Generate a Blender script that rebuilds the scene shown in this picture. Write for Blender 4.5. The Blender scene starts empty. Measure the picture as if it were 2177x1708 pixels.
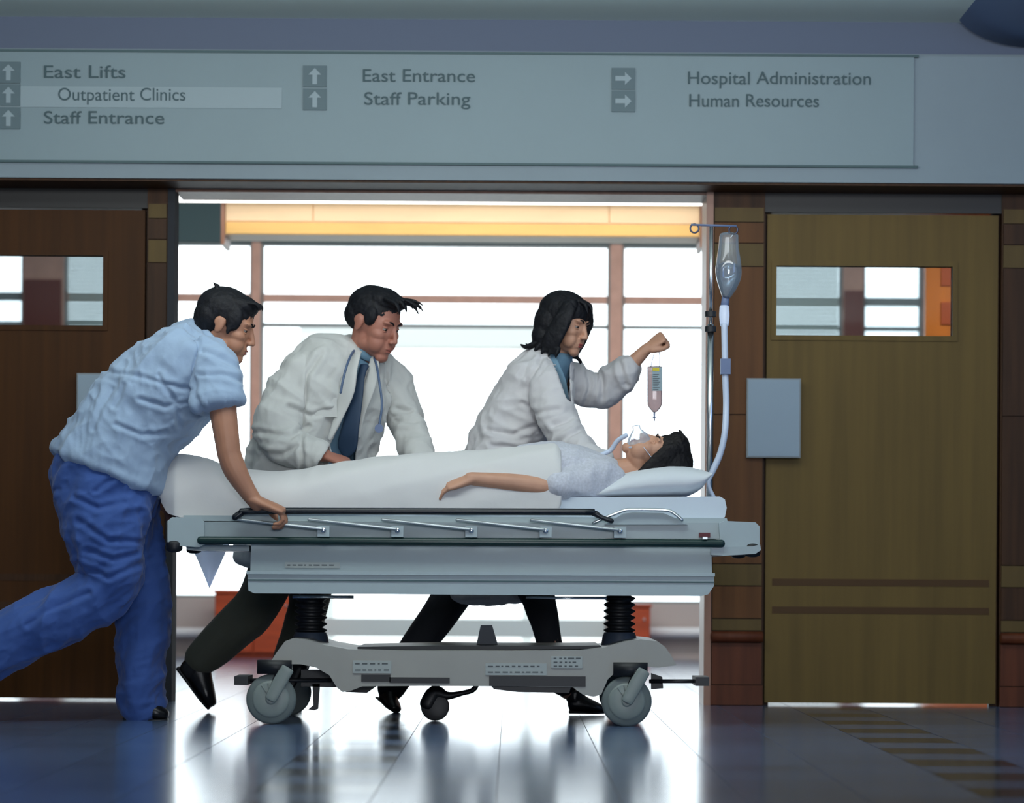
import bpy, bmesh, math, random
from math import sin, cos, pi, radians, sqrt
from mathutils import Vector, Matrix, noise
random.seed(7)
scene = bpy.context.scene
COL = scene.collection

# ------------------------------------------------------------------ camera, light, exposure
F, CX, CY, H = 6307.0, 1088.5, 1227.0, 0.545          # focal length (px of 2177), principal point, eye height
RC, RS = cos(radians(.37)), sin(radians(.37))          # slight camera roll

def P(u, v, Y):
    """world point seen at photo pixel (u, v) at the real distance Y"""
    a = (u-CX)/F; b = -(v-CY)/F
    return Vector(((a*RC-b*RS)*Y, Y, H+(a*RS+b*RC)*Y))
def UV(p):
    X, Y, Z = p[0], p[1], p[2]-H
    return CX+F*(X*RC+Z*RS)/Y, CY-F*(-X*RS+Z*RC)/Y

cam = bpy.data.cameras.new('camera'); cam.sensor_width = 36; cam.lens = F/2177*36
cam.shift_y = (CY-854)/2177; cam.clip_end = 200
cam.dof.use_dof = True; cam.dof.focus_distance = 11.0; cam.dof.aperture_fstop = 2.8
camo = bpy.data.objects.new('camera', cam); COL.objects.link(camo)
camo.matrix_world = Matrix(((RC, -RS, 0, 0), (0, 0, -1, 0), (RS, RC, 0, H), (0, 0, 0, 1)))
scene.camera = camo

w = bpy.data.worlds.new('overcast_sky'); scene.world = w; w.use_nodes = True
bg = w.node_tree.nodes['Background']; bg.inputs[0].default_value = (.88, .95, 1.0, 1); bg.inputs[1].default_value = 3.6

def area(name, loc, target, sx, sy, power, color, spread=180):
    l = bpy.data.lights.new(name, 'AREA'); l.shape = 'RECTANGLE'; l.size = sx; l.size_y = sy
    l.energy = power; l.color = color; l.spread = radians(spread)
    o = bpy.data.objects.new(name, l); COL.objects.link(o); o.location = loc
    o.rotation_euler = (Vector(target)-Vector(loc)).to_track_quat('-Z', 'Y').to_euler()
    return o
area('lobby_fill_light', (.8, -2.5, 2.1), (.3, 12, 1.3), 3.0, 1.6, 290, (.90, .93, 1.0))  # added front fill standing in for daylight; the lobby has no window here
area('ceiling_lamp_light', (-.6, 9.4, 2.88), (-.6, 9.6, 0), 3.2, .5, 28, (.92, .95, 1.0))
area('ceiling_fill_light', (-.3, 9.3, 2.38), (-.3, 10.0, 3.2), 5.0, .3, 66, (.95, .99, .98))  # fixtureless light added out of view to brighten the ceiling
area('side_lamp_light', (3.9, 8.4, 2.3), (1.5, 12.5, .8), 1.0, 1.0, 16, (.34, .54, 1.0))
area('ward_lamp_light', (0.0, 14.4, 2.5), (0.0, 15.4, 0), 3.6, .5, 45, (1.0, .94, .87))
area('ward_right_light', (2.9, 14.3, 2.5), (2.9, 14.7, 0), .9, .5, 30, (1.0, .86, .66))
area('ward_far_fill_light', (0.0, 17.4, 3.0), (0.0, 19.6, 1.2), 7.0, .5, 100, (1.0, .95, .9))  # unseen light added to brighten the far window frames
vs = scene.view_settings
vs.view_transform = 'Standard'; vs.look = 'None'; vs.exposure = 0.0; vs.gamma = 1.0; vs.use_curve_mapping = False

# ------------------------------------------------------------------ materials
def S(r, g, b):
    f = lambda c: (c/12.92 if c <= .04045 else ((c+.055)/1.055)**2.4)
    return (f(r/255), f(g/255), f(b/255), 1)
MATS = {}
def mat(name, col, rough=.5, metal=0, vary=0, vscale=(8, 8, 8), bump=0, bscale=40, spec=.5, sheen=0, trans=0, alpha=1, emit=None, rand=0, coat=0):
    if name in MATS: return MATS[name]
    m = bpy.data.materials.new(name); m.use_nodes = True; MATS[name] = m
    nt = m.node_tree; b = nt.nodes['Principled BSDF']
    b.inputs['Base Color'].default_value = col; b.inputs['Roughness'].default_value = rough
    b.inputs['Metallic'].default_value = metal; b.inputs['Specular IOR Level'].default_value = spec
    b.inputs['Alpha'].default_value = alpha; b.inputs['Transmission Weight'].default_value = trans
    b.inputs['Sheen Weight'].default_value = sheen; b.inputs['Coat Weight'].default_value = coat; b.inputs['Coat Roughness'].default_value = .13
    tc = nt.nodes.new('ShaderNodeTexCoord')
    src = None
    if vary:
        mp = nt.nodes.new('ShaderNodeMapping'); mp.inputs['Scale'].default_value = vscale
        nz = nt.nodes.new('ShaderNodeTexNoise'); nz.inputs['Scale'].default_value = 1; nz.inputs['Detail'].default_value = 5
        nt.links.new(tc.outputs['Object'], mp.inputs['Vector']); nt.links.new(mp.outputs[0], nz.inputs['Vector'])
        cr = nt.nodes.new('ShaderNodeValToRGB')
        cr.color_ramp.elements[0].position = .3; cr.color_ramp.elements[1].position = .7
        cr.color_ramp.elements[0].color = tuple(c*(1-vary) for c in col[:3])+(1,)
        cr.color_ramp.elements[1].color = tuple(min(1, c*(1+vary)) for c in col[:3])+(1,)
        nt.links.new(nz.outputs['Fac'], cr.inputs[0]); src = cr.outputs[0]
    if rand:
        oi = nt.nodes.new('ShaderNodeObjectInfo'); ge = nt.nodes.new('ShaderNodeNewGeometry')
        ad = nt.nodes.new('ShaderNodeMath'); ad.operation = 'ADD'
        nt.links.new(oi.outputs['Random'], ad.inputs[0]); nt.links.new(ge.outputs['Random Per Island'], ad.inputs[1])
        fr = nt.nodes.new('ShaderNodeMath'); fr.operation = 'FRACT'; nt.links.new(ad.outputs[0], fr.inputs[0])
        mr = nt.nodes.new('ShaderNodeMapRange'); mr.inputs['To Min'].default_value = 1-rand; mr.inputs['To Max'].default_value = 1+rand
        nt.links.new(fr.outputs[0], mr.inputs['Value'])
        mx = nt.nodes.new('ShaderNodeVectorMath'); mx.operation = 'SCALE'
        if src: nt.links.new(src, mx.inputs[0])
        else: mx.inputs[0].default_value = col[:3]
        nt.links.new(mr.outputs[0], mx.inputs['Scale']); src = mx.outputs[0]
    if src: nt.links.new(src, b.inputs['Base Color'])
    if bump:
        n2 = nt.nodes.new('ShaderNodeTexNoise'); n2.inputs['Scale'].default_value = bscale; n2.inputs['Detail'].default_value = 6
        bp = nt.nodes.new('ShaderNodeBump'); bp.inputs['Strength'].default_value = bump; bp.inputs['Distance'].default_value = .01
        nt.links.new(tc.outputs['Object'], n2.inputs['Vector']); nt.links.new(n2.outputs['Fac'], bp.inputs['Height'])
        nt.links.new(bp.outputs[0], b.inputs['Normal'])
    if emit:
        b.inputs['Emission Color'].default_value = col; b.inputs['Emission Strength'].default_value = emit
    return m
def glass(name, tint, gloss=1.0, fog=0.0, rough=0.02):
    if name in MATS: return MATS[name]
    m = bpy.data.materials.new(name); m.use_nodes = True; MATS[name] = m
    nt = m.node_tree; nt.nodes.clear()
    out = nt.nodes.new('ShaderNodeOutputMaterial'); tr = nt.nodes.new('ShaderNodeBsdfTransparent'); tr.inputs[0].default_value = tint
    gl = nt.nodes.new('ShaderNodeBsdfGlossy'); gl.inputs['Roughness'].default_value = rough
    fr = nt.nodes.new('ShaderNodeFresnel'); fr.inputs[0].default_value = 1.45
    mu = nt.nodes.new('ShaderNodeMath'); mu.operation = 'MULTIPLY'; mu.inputs[1].default_value = gloss
    mx = nt.nodes.new('ShaderNodeMixShader')
    nt.links.new(fr.outputs[0], mu.inputs[0]); nt.links.new(mu.outputs[0], mx.inputs[0])
    nt.links.new(tr.outputs[0], mx.inputs[1]); nt.links.new(gl.outputs[0], mx.inputs[2])
    last = mx
    if fog:
        df = nt.nodes.new('ShaderNodeBsdfDiffuse'); df.inputs[0].default_value = (.75, .8, .88, 1)
        tl = nt.nodes.new('ShaderNodeBsdfTranslucent'); tl.inputs[0].default_value = (.75, .8, .88, 1)
        a1 = nt.nodes.new('ShaderNodeAddShader'); nt.links.new(df.outputs[0], a1.inputs[0]); nt.links.new(tl.outputs[0], a1.inputs[1])
        m2 = nt.nodes.new('ShaderNodeMixShader'); m2.inputs[0].default_value = fog
        nt.links.new(mx.outputs[0], m2.inputs[1]); nt.links.new(a1.outputs[0], m2.inputs[2]); last = m2
    nt.links.new(last.outputs[0], out.inputs[0])
    return m

M_FASCIA = mat('fascia_laminate', S(130, 146, 154), .55, vary=.04, vscale=(2, 2, 2))
M_SIGN = mat('sign_panel_grey', S(128, 148, 154), .5, vary=.03, vscale=(1.5, 1, 1))
M_SIGNL = mat('sign_strip_light', S(146, 164, 170), .5)
M_SIGNLINE = mat('sign_joint_dark', S(70, 95, 98), .6)
M_LETTER = mat('letter_vinyl', S(58, 84, 90), .6)
M_ICON = mat('arrow_tile_grey', S(94, 114, 120), .6)
M_CEIL = mat('ceiling_paint', S(232, 246, 238), .8, bump=.05, bscale=90)
M_WALL = mat('wall_paint_grey', S(140, 150, 165), .75, bump=.05, bscale=80)
M_WALLW = mat('ward_wall_paint', S(190, 180, 178), .75, bump=.05, bscale=80)
M_TEAL = mat('ward_shaded_wall', S(70, 92, 96), .8)  # the ward's upper wall lies in shade, put into this dark colour
M_NAVY = mat('soffit_navy_paint', S(84, 104, 138), .7)
M_WOODD = mat('dark_walnut', S(64, 40, 20), .5, spec=.2, vary=.35, vscale=(30, 30, 1.5), bump=.06, bscale=30)
M_WOODL = mat('left_door_shaded_veneer', S(70, 41, 13), .5, spec=.15, vary=.2, vscale=(25, 25, 1.2), bump=.05, bscale=30)  # deeper shade on the left door put into a darker veneer colour
M_WOODO = mat('olive_oak_veneer', S(104, 84, 40), .5, spec=.2, vary=.14, vscale=(22, 22, 1.1), bump=.05, bscale=30)
M_INLAY = mat('olive_inlay', S(94, 76, 40), .5, spec=.2, vary=.15, vscale=(20, 20, 2))
M_PIER = mat('pier_brown_oak', S(98, 62, 30), .5, spec=.2, vary=.2, vscale=(25, 25, 1.5))
M_WAINS = mat('wainscot_redwood', S(92, 48, 28), .5, spec=.2, vary=.25, vscale=(25, 25, 1.5))
M_JAMB = mat('jamb_pink_oak', S(150, 105, 82), .4, vary=.12, vscale=(30, 30, 2))
M_BULK = mat('bulkhead_maple', S(250, 220, 178), .5, vary=.05, vscale=(3, 20, 20))
M_BULKY = mat('bulkhead_honey', S(246, 200, 120), .5, vary=.05, vscale=(3, 20, 20))
M_FRAMEW = mat('window_frame_beech', S(190, 148, 132), .5, vary=.1, vscale=(10, 10, 10))
M_FRAMEG = mat('window_bar_grey', S(132, 140, 142), .5)
M_RED = mat('redwood_cabinet', S(178, 72, 36), .45, vary=.2, vscale=(3, 20, 20))
M_ORANGE = mat('orange_beech', S(226, 128, 44), .45, vary=.1, vscale=(20, 20, 2))
M_ORANGED = mat('orange_beech_dark', S(190, 84, 40), .45)
M_RAILW = mat('rail_white', S(225, 228, 235), .4)
M_BLIND = mat('blind_slat', S(170, 186, 184), .6)
M_LIGHTDIFF = mat('lamp_diffuser', (1, .97, .93, 1), .5, emit=2.8)
M_GLASS = glass('window_glass', (.97, .99, .99, 1), .8)
M_DGLASS = glass('door_glass', (.72, .77, .79, 1), .7)
M_TILE = mat('vinyl_tile', S(84, 106, 140), .2, vary=.14, vscale=(9, 9, 9), rand=.16, bump=.006, bscale=9, coat=.5, spec=.6)
M_TILED = mat('vinyl_tile_dark', S(50, 56, 70), .16, vary=.14, vscale=(9, 9, 9), rand=.1, bump=.006, bscale=9, coat=.5, spec=.6)
M_GROUT = mat('floor_joint', S(84, 74, 72), .3)
M_PAVE = mat('pale_paving', S(205, 205, 200), .8, vary=.06, vscale=(2, 2, 2))
M_CONC = mat('canopy_concrete', S(172, 174, 172), .8)
M_PAPER = mat('notice_paper', S(150, 168, 182), .7)
# gurney
M_GUR = mat('gurney_grey_enamel', S(146, 162, 166), .36, vary=.03, vscale=(4, 4, 4), coat=.1)
M_GURL = mat('gurney_pale_plastic', S(158, 174, 178), .4, vary=.03, vscale=(4, 4, 4))
M_BASE = mat('gurney_base_plastic', S(150, 150, 144), .45, vary=.04, vscale=(5, 5, 5))
M_BLK = mat('black_rubber', S(14, 17, 22), .5, vary=.2, vscale=(20, 20, 20))
M_GREEN = mat('bumper_dark_green', S(18, 48, 46), .35)
M_RAILB = mat('rail_top_black', S(10, 18, 28), .35)
M_CHROME = mat('brushed_steel', S(205, 210, 212), .25, metal=1, vary=.05, vscale=(60, 5, 60))
M_STRUT = mat('satin_aluminium', S(190, 198, 200), .35, metal=.6)
M_TYRE = mat('grey_tyre', S(104, 114, 112), .5, vary=.1, vscale=(15, 15, 15))
M_HUB = mat('hub_cover_grey', S(126, 136, 132), .4)
M_LABEL = mat('label_silver', S(158, 166, 164), .5)
M_LABELD = mat('label_print_dark', S(70, 78, 80), .5)
M_REDTAG = mat('tag_dark_red', S(90, 16, 30), .5)
# cloth
M_SHEET = mat('white_sheet', S(212, 211, 210), .85, sheen=.2, bump=.10, bscale=25)
M_MATT = mat('mattress_cover', S(210, 220, 230), .8, sheen=.2, bump=.08, bscale=25)
M_PILLOW = mat('pillow_case', S(212, 217, 222), .85, sheen=.2, bump=.08, bscale=25)
M_SCRUB = mat('scrub_top_blue', S(150, 172, 198), .85, sheen=.2, bump=.15, bscale=45)
M_TROU = mat('scrub_trousers_blue', S(52, 84, 150), .85, sheen=.15, bump=.15, bscale=45)
M_COAT = mat('white_coat', S(198, 199, 196), .85, sheen=.2, bump=.12, bscale=45)
M_COATW = mat('white_coat_soft', S(200, 198, 200), .85, sheen=.2, bump=.12, bscale=45)
M_SHIRT = mat('shirt_blue_grey', S(104, 138, 160), .8, bump=.1, bscale=60)
M_TIE = mat('tie_dark_blue', S(28, 52, 78), .6)
M_OLIVE = mat('olive_trousers', S(66, 68, 58), .85, sheen=.1, bump=.1, bscale=50)
M_BLKCL = mat('black_trousers', S(14, 17, 26), .85, bump=.1, bscale=50)
M_GOWN = mat('gown_grey_lavender', S(194, 196, 206), .85, vary=.12, vscale=(120, 120, 120), sheen=.2, bump=.12, bscale=50)
M_SHOE = mat('black_leather', S(12, 13, 17), .35)
M_SKIN = mat('skin_tan', S(172, 122, 96), .5, vary=.06, vscale=(20, 20, 20))
M_SKIN2 = mat('skin_ruddy', S(168, 112, 94), .5, vary=.06, vscale=(20, 20, 20))
M_SKIN3 = mat('skin_fair', S(192, 144, 118), .5, vary=.06, vscale=(20, 20, 20))
M_HAIR = mat('black_hair', S(15, 16, 22), .62, spec=.3, vary=.5, vscale=(90, 90, 20), bump=.2, bscale=120)
M_HAIRB = mat('dark_brown_hair', S(22, 19, 20), .62, spec=.3, vary=.5, vscale=(20, 90, 90), bump=.3, bscale=120)
M_EYE = mat('eye_white', S(150, 140, 132), .35)
M_IRIS = mat('iris_dark', S(28, 18, 14), .2)
M_LIP = mat('lips', S(150, 88, 76), .5)
M_LIPW = mat('lips_rose', S(150, 66, 64), .45)
M_STETH = mat('stethoscope_tube', S(78, 98, 128), .4)
M_BAGC = glass('clear_bag', (.90, .94, .97, 1), 1.6, fog=.08, rough=.05)
M_BAGP = glass('fluid_bag_pink', (.34, .27, .265, 1), .8, fog=.12, rough=.08)
M_MASK = glass('mask_clear', (.86, .93, .96, 1), 1.0, fog=.25, rough=.08)
M_TUBE = mat('white_tubing', S(196, 208, 228), .35)
M_CLAMP = mat('clamp_blue_grey', S(96, 112, 146), .5)
M_YEL = mat('label_yellow', S(214, 196, 50), .6)
M_BAGL = mat('bag_label_grey', S(148, 168, 176), .6)

# ------------------------------------------------------------------ object helpers
OFF = {}
def link(o, parent=None, loc=None):
    COL.objects.link(o)
    if parent: o.parent = parent
def tag(o, label=None, cat=None, group=None, kind=None):
    if label: o['label'] = label
    if cat: o['category'] = cat
    if group: o['group'] = group
    if kind: o['kind'] = kind
    return o
def thing(name, loc, label, cat, group=None):
    o = bpy.data.objects.new(name, None); o.empty_display_size = .1
    COL.objects.link(o); o.location = loc; OFF[o] = Vector(loc)
    return tag(o, label, cat, group)
def place(name, me, parent=None, smooth=True, origin=None):
    """link a mesh given in world coordinates"""
    if parent is not None: off = OFF[parent]
    elif origin is not None: off = Vector(origin)
    else:
        n = len(me.vertices); co = [0.0]*(3*n); me.vertices.foreach_get('co', co)
        xs, ys, zs = co[0::3], co[1::3], co[2::3]
        off = Vector(((min(xs)+max(xs))/2, (min(ys)+max(ys))/2, min(zs)))
    me.transform(Matrix.Translation(-off))
    if smooth: me.polygons.foreach_set('use_smooth', [True]*len(me.polygons))
    o = bpy.data.objects.new(name, me); COL.objects.link(o)
    if parent is not None: o.parent = parent
    else: o.location = off
    OFF[o] = off
    return o
def obj(name, bm, m, parent=None, smooth=False, bevel=0, seg=2, auto=None):
    if bevel:
        es = [e for e in bm.edges if len(e.link_faces) == 2 and e.calc_face_angle(0) > .5]
        bmesh.ops.bevel(bm, geom=es, offset=bevel, segments=seg, affect='EDGES', clamp_overlap=True, profile=.5)
    bmesh.ops.recalc_face_normals(bm, faces=bm.faces[:])
    if auto:
        for f in bm.faces: f.smooth = True
        for e in bm.edges: e.smooth = e.calc_face_angle(0) < auto if len(e.link_faces) == 2 else False
    me = bpy.data.meshes.new(name); bm.to_mesh(me); bm.free()
    me.materials.append(m)
    return place(name, me, parent, smooth)
def struct(name, bm, m, parent=None, **k):
    o = obj(name, bm, m, parent, **k)
    if parent is None: o['kind'] = 'structure'
    return o
def B(bm, x0, x1, y0, y1, z0, z1):
    v = [bm.verts.new((x, y, z)) for x in (x0, x1) for y in (y0, y1) for z in (z0, z1)]
    for q in ((0, 1, 3, 2), (4, 6, 7, 5), (0, 4, 5, 1), (2, 3, 7, 6), (0, 2, 6, 4), (1, 5, 7, 3)):
        bm.faces.new([v[i] for i in q])
    return bm
def box(x0, x1, y0, y1, z0, z1): return B(bmesh.new(), x0, x1, y0, y1, z0, z1)
def pbox(u0, u1, v0, v1, Y0, Y1, bm=None):
    a = P(u0, v1, Y0); b = P(u1, v0, Y0); c = P(u0, v0, Y0); d = P(u1, v1, Y0)
    return B(bm or bmesh.new(), (a.x+c.x)/2, (b.x+d.x)/2, Y0, Y1, (a.z+d.z)/2, (b.z+c.z)/2)
def prism(pts, Y0, Y1, bm=None):
    """outline in photo pixels at distance Y0, extruded straight back to Y1"""
    bm = bm or bmesh.new()
    w0 = [P(u, v, Y0) for u, v in pts]
    f = [bm.verts.new(p) for p in w0]; g = [bm.verts.new((p.x, Y1, p.z)) for p in w0]
    bm.faces.new(f); bm.faces.new(g[::-1])
    n = len(f)
    for i in range(n): bm.faces.new((f[i], g[i], g[(i+1) % n], f[(i+1) % n]))
    return bm
def catmull(st, sub):
    """st: list of tuples of floats; smooth in between"""
    if len(st) < 3 or sub < 2: return st
    out = []
    for i in range(len(st)-1):
        p0 = st[max(i-1, 0)]; p1 = st[i]; p2 = st[i+1]; p3 = st[min(i+2, len(st)-1)]
        for k in range(sub):
            t = k/sub
            out.append(tuple(.5*((2*b)+(c-a)*t+(2*a-5*b+4*c-d)*t*t+(3*b-a-3*c+d)*t**3) for a, b, c, d in zip(p0, p1, p2, p3)))
    out.append(st[-1]); return out
def loft(bm, st, ref=None, sub=4, n=18, cap=1.0, power=2.0):
    """st: (point, a, b): a half width along ref, b half depth across; rounded closed ends"""
    q = []
    for s in st:
        p = s[0]; a = s[1]; b = s[2] if len(s) > 2 else a
        q.append((p[0], p[1], p[2], a, b))
    q = catmull(q, sub)
    pts = [Vector(s[:3]) for s in q]; ra = [max(s[3], .0012) for s in q]; rb = [max(s[4], .0012) for s in q]
    T = []
    for i in range(len(pts)):
        d = pts[min(i+1, len(pts)-1)]-pts[max(i-1, 0)]
        T.append(d.normalized() if d.length > 1e-9 else Vector((0, 0, 1)))
    rf = Vector(ref) if ref else (Vector((0, 1, 0)) if abs(T[0].y) < .9 else Vector((1, 0, 0)))
    rings = []
    def ring(c, t, a, b, r):
        nn = t.cross(r).normalized(); out = []
        for k in range(n):
            th = 2*pi*k/n; ct, s_ = cos(th), sin(th)
            if power != 2.0:
                ct = math.copysign(abs(ct)**(2/power), ct); s_ = math.copysign(abs(s_)**(2/power), s_)
            out.append(bm.verts.new(c+r*(a*ct)+nn*(b*s_)))
        return out
    cur = rf
    info = []
    for i, p in enumerate(pts):
        if ref: r = rf-T[i]*rf.dot(T[i])
        else: r = cur-T[i]*cur.dot(T[i])
        if r.length < 1e-5: r = T[i].orthogonal()
        r.normalize(); cur = r
        info.append((p, T[i], ra[i], rb[i], r))
    def capset(inf, sgn):
        p, t, a, b, r = inf; h = min(a, b)*cap; o = []
        for ph in (30, 55, 75): o.append((p+t*(sgn*h*sin(radians(ph))), t, a*cos(radians(ph)), b*cos(radians(ph)), r))
        return o
    seq = capset(info[0], -1)[::-1]+info+capset(info[-1], 1)
    for s in seq: rings.append(ring(*s))
    for i in range(len(rings)-1):
        A, C = rings[i], rings[i+1]
        for k in range(n): bm.faces.new((A[k], A[(k+1) % n], C[(k+1) % n], C[k]))
    bm.faces.new(rings[0][::-1]); bm.faces.new(rings[-1])
    return bm
def ell(bm, c, r, rot=None, M=None, seg=20, rings=12):
    m = Matrix.Translation(Vector(c)) @ (rot.to_4x4() if rot else Matrix()) @ Matrix.Diagonal((r[0], r[1], r[2], 1))
    if M: m = M @ m
    bmesh.ops.create_uvsphere(bm, u_segments=seg, v_segments=rings, radius=1, matrix=m)
    return bm
def cyl(bm, a, b, r, n=16, r2=None):
    a, b = Vector(a), Vector(b); t = (b-a).normalized(); e = t.orthogonal().normalized(); g = t.cross(e)
    r2 = r if r2 is None else r2
    A = [bm.verts.new(a+(e*cos(2*pi*k/n)+g*sin(2*pi*k/n))*r) for k in range(n)]
    C = [bm.verts.new(b+(e*cos(2*pi*k/n)+g*sin(2*pi*k/n))*r2) for k in range(n)]
    for k in range(n): bm.faces.new((A[k], A[(k+1) % n], C[(k+1) % n], C[k]))
    bm.faces.new(A[::-1]); bm.faces.new(C)
    return bm
def lathe_y(prof, c, n=32, bm=None):
    """profile of (radius, y offset) turned about the Y axis through c"""
    bm = bm or bmesh.new(); R = []
    for r, y in prof:
        R.append([bm.verts.new((c[0]+max(r, .0005)*cos(2*pi*k/n), c[1]+y, c[2]+max(r, .0005)*sin(2*pi*k/n))) for k in range(n)])
    for A, C in zip(R, R[1:]):
        for k in range(n): bm.faces.new((A[k], A[(k+1) % n], C[(k+1) % n], C[k]))
    bm.faces.new(R[0][::-1]); bm.faces.new(R[-1]); return bm
def lathe_z(prof, c, n=24, bm=None):
    bm = bm or bmesh.new(); R = []
    for r, z in prof:
        R.append([bm.verts.new((c[0]+max(r, .0005)*cos(2*pi*k/n), c[1]+max(r, .0005)*sin(2*pi*k/n), c[2]+z)) for k in range(n)])
    for A, C in zip(R, R[1:]):
        for k in range(n): bm.faces.new((A[k], A[(k+1) % n], C[(k+1) % n], C[k]))
    bm.faces.new(R[0][::-1]); bm.faces.new(R[-1]); return bm
def shell(bm, t):
    bm.normal_update()
    for v in [v for v in bm.verts if not v.link_faces]: bm.verts.remove(v)
    vs_ = bm.verts[:]; fs = bm.faces[:]; be = [tuple(e.verts) for e in bm.edges if e.is_boundary]
    m = {v: bm.verts.new(v.co-v.normal*t) for v in vs_}
    for f in fs: bm.faces.new([m[v] for v in reversed(f.verts)])
    for a, b in be: bm.faces.new((a, b, m[b], m[a]))
def fuse(name, bm, m, parent=None, voxel=.006, smooth=4, post=None, cut=None, thick=0):
    """overlapping closed pieces -> one continuous skin"""
    bmesh.ops.recalc_face_normals(bm, faces=bm.faces[:])
    me = bpy.data.meshes.new('raw'); bm.to_mesh(me); bm.free()
    o = bpy.data.objects.new('raw', me); COL.objects.link(o)
    r = o.modifiers.new('r', 'REMESH'); r.mode = 'VOXEL'; r.voxel_size = voxel
    if smooth:
        s = o.modifiers.new('s', 'SMOOTH'); s.factor = .5; s.iterations = smooth
    dg = bpy.context.evaluated_depsgraph_get(); dg.update()
    res = bpy.data.meshes.new_from_object(o.evaluated_get(dg))
    bpy.data.objects.remove(o); bpy.data.meshes.remove(me)
    res.name = name
    if post:
        nor = [v.normal.copy() for v in res.vertices]
        for v, nn in zip(res.vertices, nor):
            d = post(v.co, nn)
            if d is None: continue
            if isinstance(d, float): v.co = v.co+nn*d
            else: v.co = v.co+d
    if cut or thick:
        b2 = bmesh.new(); b2.from_mesh(res)
        if cut:
            b2.normal_update()
            bmesh.ops.delete(b2, geom=[f for f in b2.faces if cut(f.calc_center_median(), f.normal)], context='FACES')
            for _ in range(3):
                bv = [v for v in b2.verts if v.is_boundary]
                mv = {}
                for v in bv:
                    nb = [e.other_vert(v).co for e in v.link_edges if e.is_boundary]
                    if len(nb) == 2: mv[v] = v.co*.5+(nb[0]+nb[1])*.25
                for v, c in mv.items(): v.co = c
        if thick: shell(b2, thick)
        bmesh.ops.recalc_face_normals(b2, faces=b2.faces[:])
        b2.to_mesh(res); b2.free()
    res.materials.clear(); res.materials.append(m)
    return place(name, res, parent, True)
def folds(layers):
    """cloth folds: layers of (direction along the fold, across frequency, along frequency, amplitude)"""
    L = []
    for d, fp, fa, amp in layers:
        d = Vector(d).normalized(); e = d.orthogonal().normalized(); g = d.cross(e); L.append((d, e, g, fp, fa, amp))
    def f(p, n):
        s = 0.0
        for d, e, g, fp, fa, amp in L:
            q = noise.noise(Vector((p.dot(d)*fa, p.dot(e)*fp, p.dot(g)*fp+amp*91)))
            s += amp*(1-2.2*abs(q))
        return s
    return f
def creases(lines, amp, wd=5.0):
    """sewn seams and pressed creases on the near side: polylines given where the photo shows them"""
    seg = [(a, b) for l in lines for a, b in zip(l, l[1:])]
    def f(p, n):
        if n.y > -.05: return 0.0
        u, v = UV(p); best = 1e9
        for (x1, y1), (x2, y2) in seg:
            dx, dy = x2-x1, y2-y1; t = max(0, min(1, ((u-x1)*dx+(v-y1)*dy)/(dx*dx+dy*dy)))
            d = math.hypot(u-x1-t*dx, v-y1-t*dy)
            if d < best: best = d
        if best > wd*5: return 0.0
        return amp*(-math.exp(-(best/wd)**2)+.55*math.exp(-((best-2.2*wd)/(1.2*wd))**2))
    return f
def both(*fs): return lambda p, n: sum(f(p, n) for f in fs)
def inside(poly, u, v):
    c = False; n = len(poly)
    for i in range(n):
        x1, y1 = poly[i]; x2, y2 = poly[(i+1) % n]
        if (y1 > v) != (y2 > v) and u < (x2-x1)*(v-y1)/(y2-y1)+x1: c = not c
    return c

# ------------------------------------------------------------------ the setting
YW, YF = 12.72, 19.9                  # lobby wall, far window wall of the ward
def xw(u, Y=YW): return (u-CX)/F*Y
def zw(v, Y=YW): return H-(v-CY)/F*Y
ZC = 2.935
# floor: a slab with vinyl tiles laid on it
flo = struct('floor', box(-7, 7, -5, 20.0, -.12, -.004), M_GROUT)
T = .305; X0 = .88-8*T; YR = 12.72-.24
def tile_mesh(m, name):
    bm = bmesh.new(); g = .0014; h = T/2-g
    B(bm, -h, h, -h, h, -.004, 0)
    me = bpy.data.meshes.new(name); bm.to_mesh(me); bm.free(); me.materials.append(m); return me
tm, td = tile_mesh(M_TILE, 'tile'), tile_mesh(M_TILED, 'tile_dark')
rest = {0: bmesh.new(), 1: bmesh.new()}
spots = []
for i in range(-12, 30):
    for j in range(-25, 42):
        x = X0+(i+.5)*T; y = YR-(j+.5)*T+.152
        if abs(x) > 5 or y < -2 or y > 19.8: continue
        dark = (i-9) % 6 == 0 and j % 2 == 0
        vis = 7.0 < y < 13.0 and abs(x) < .174*y+.16
        spots.append((0 if vis else 1, y, x, dark))
spots.sort()
cnt = 0
for vis, y, x, dark in spots:
    if vis == 0 and cnt < 296:
        o = bpy.data.objects.new('tile', td if dark else tm); COL.objects.link(o); o.parent = flo
        o.location = Vector((x, y, 0))-OFF[flo]; cnt += 1
    else:
        h = T/2-.0014; B(rest[1 if dark else 0], x-h, x+h, y-h, y+h, -.004, 0)
obj('tile_field', rest[0], M_TILE, flo)['kind'] = 'stuff'
obj('dark_tile_field', rest[1], M_TILED, flo)['kind'] = 'stuff'

# lobby shell
struct('ceiling', box(-5, 5, -5, YW+.25, ZC, ZC+.1), M_CEIL)
struct('wall_left', box(-5.1, -5, -5, 20.1, 0, 3.3), M_WALL)
struct('wall_right', box(5, 5.1, -5, 20.1, 0, 3.3), M_WALL)
struct('wall_front', box(-5.1, 5.1, -5.1, -5, 0, 3.3), M_WALL)
ZH = zw(405)                          # underside of the header over opening and doors
XL, XR = xw(367), xw(1497)            # the wide opening
DL0, DL1 = xw(-185), xw(302)          # left door
DR0, DR1 = xw(1628), xw(2120)         # right door
ZD = zw(449)
TH = .24
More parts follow.
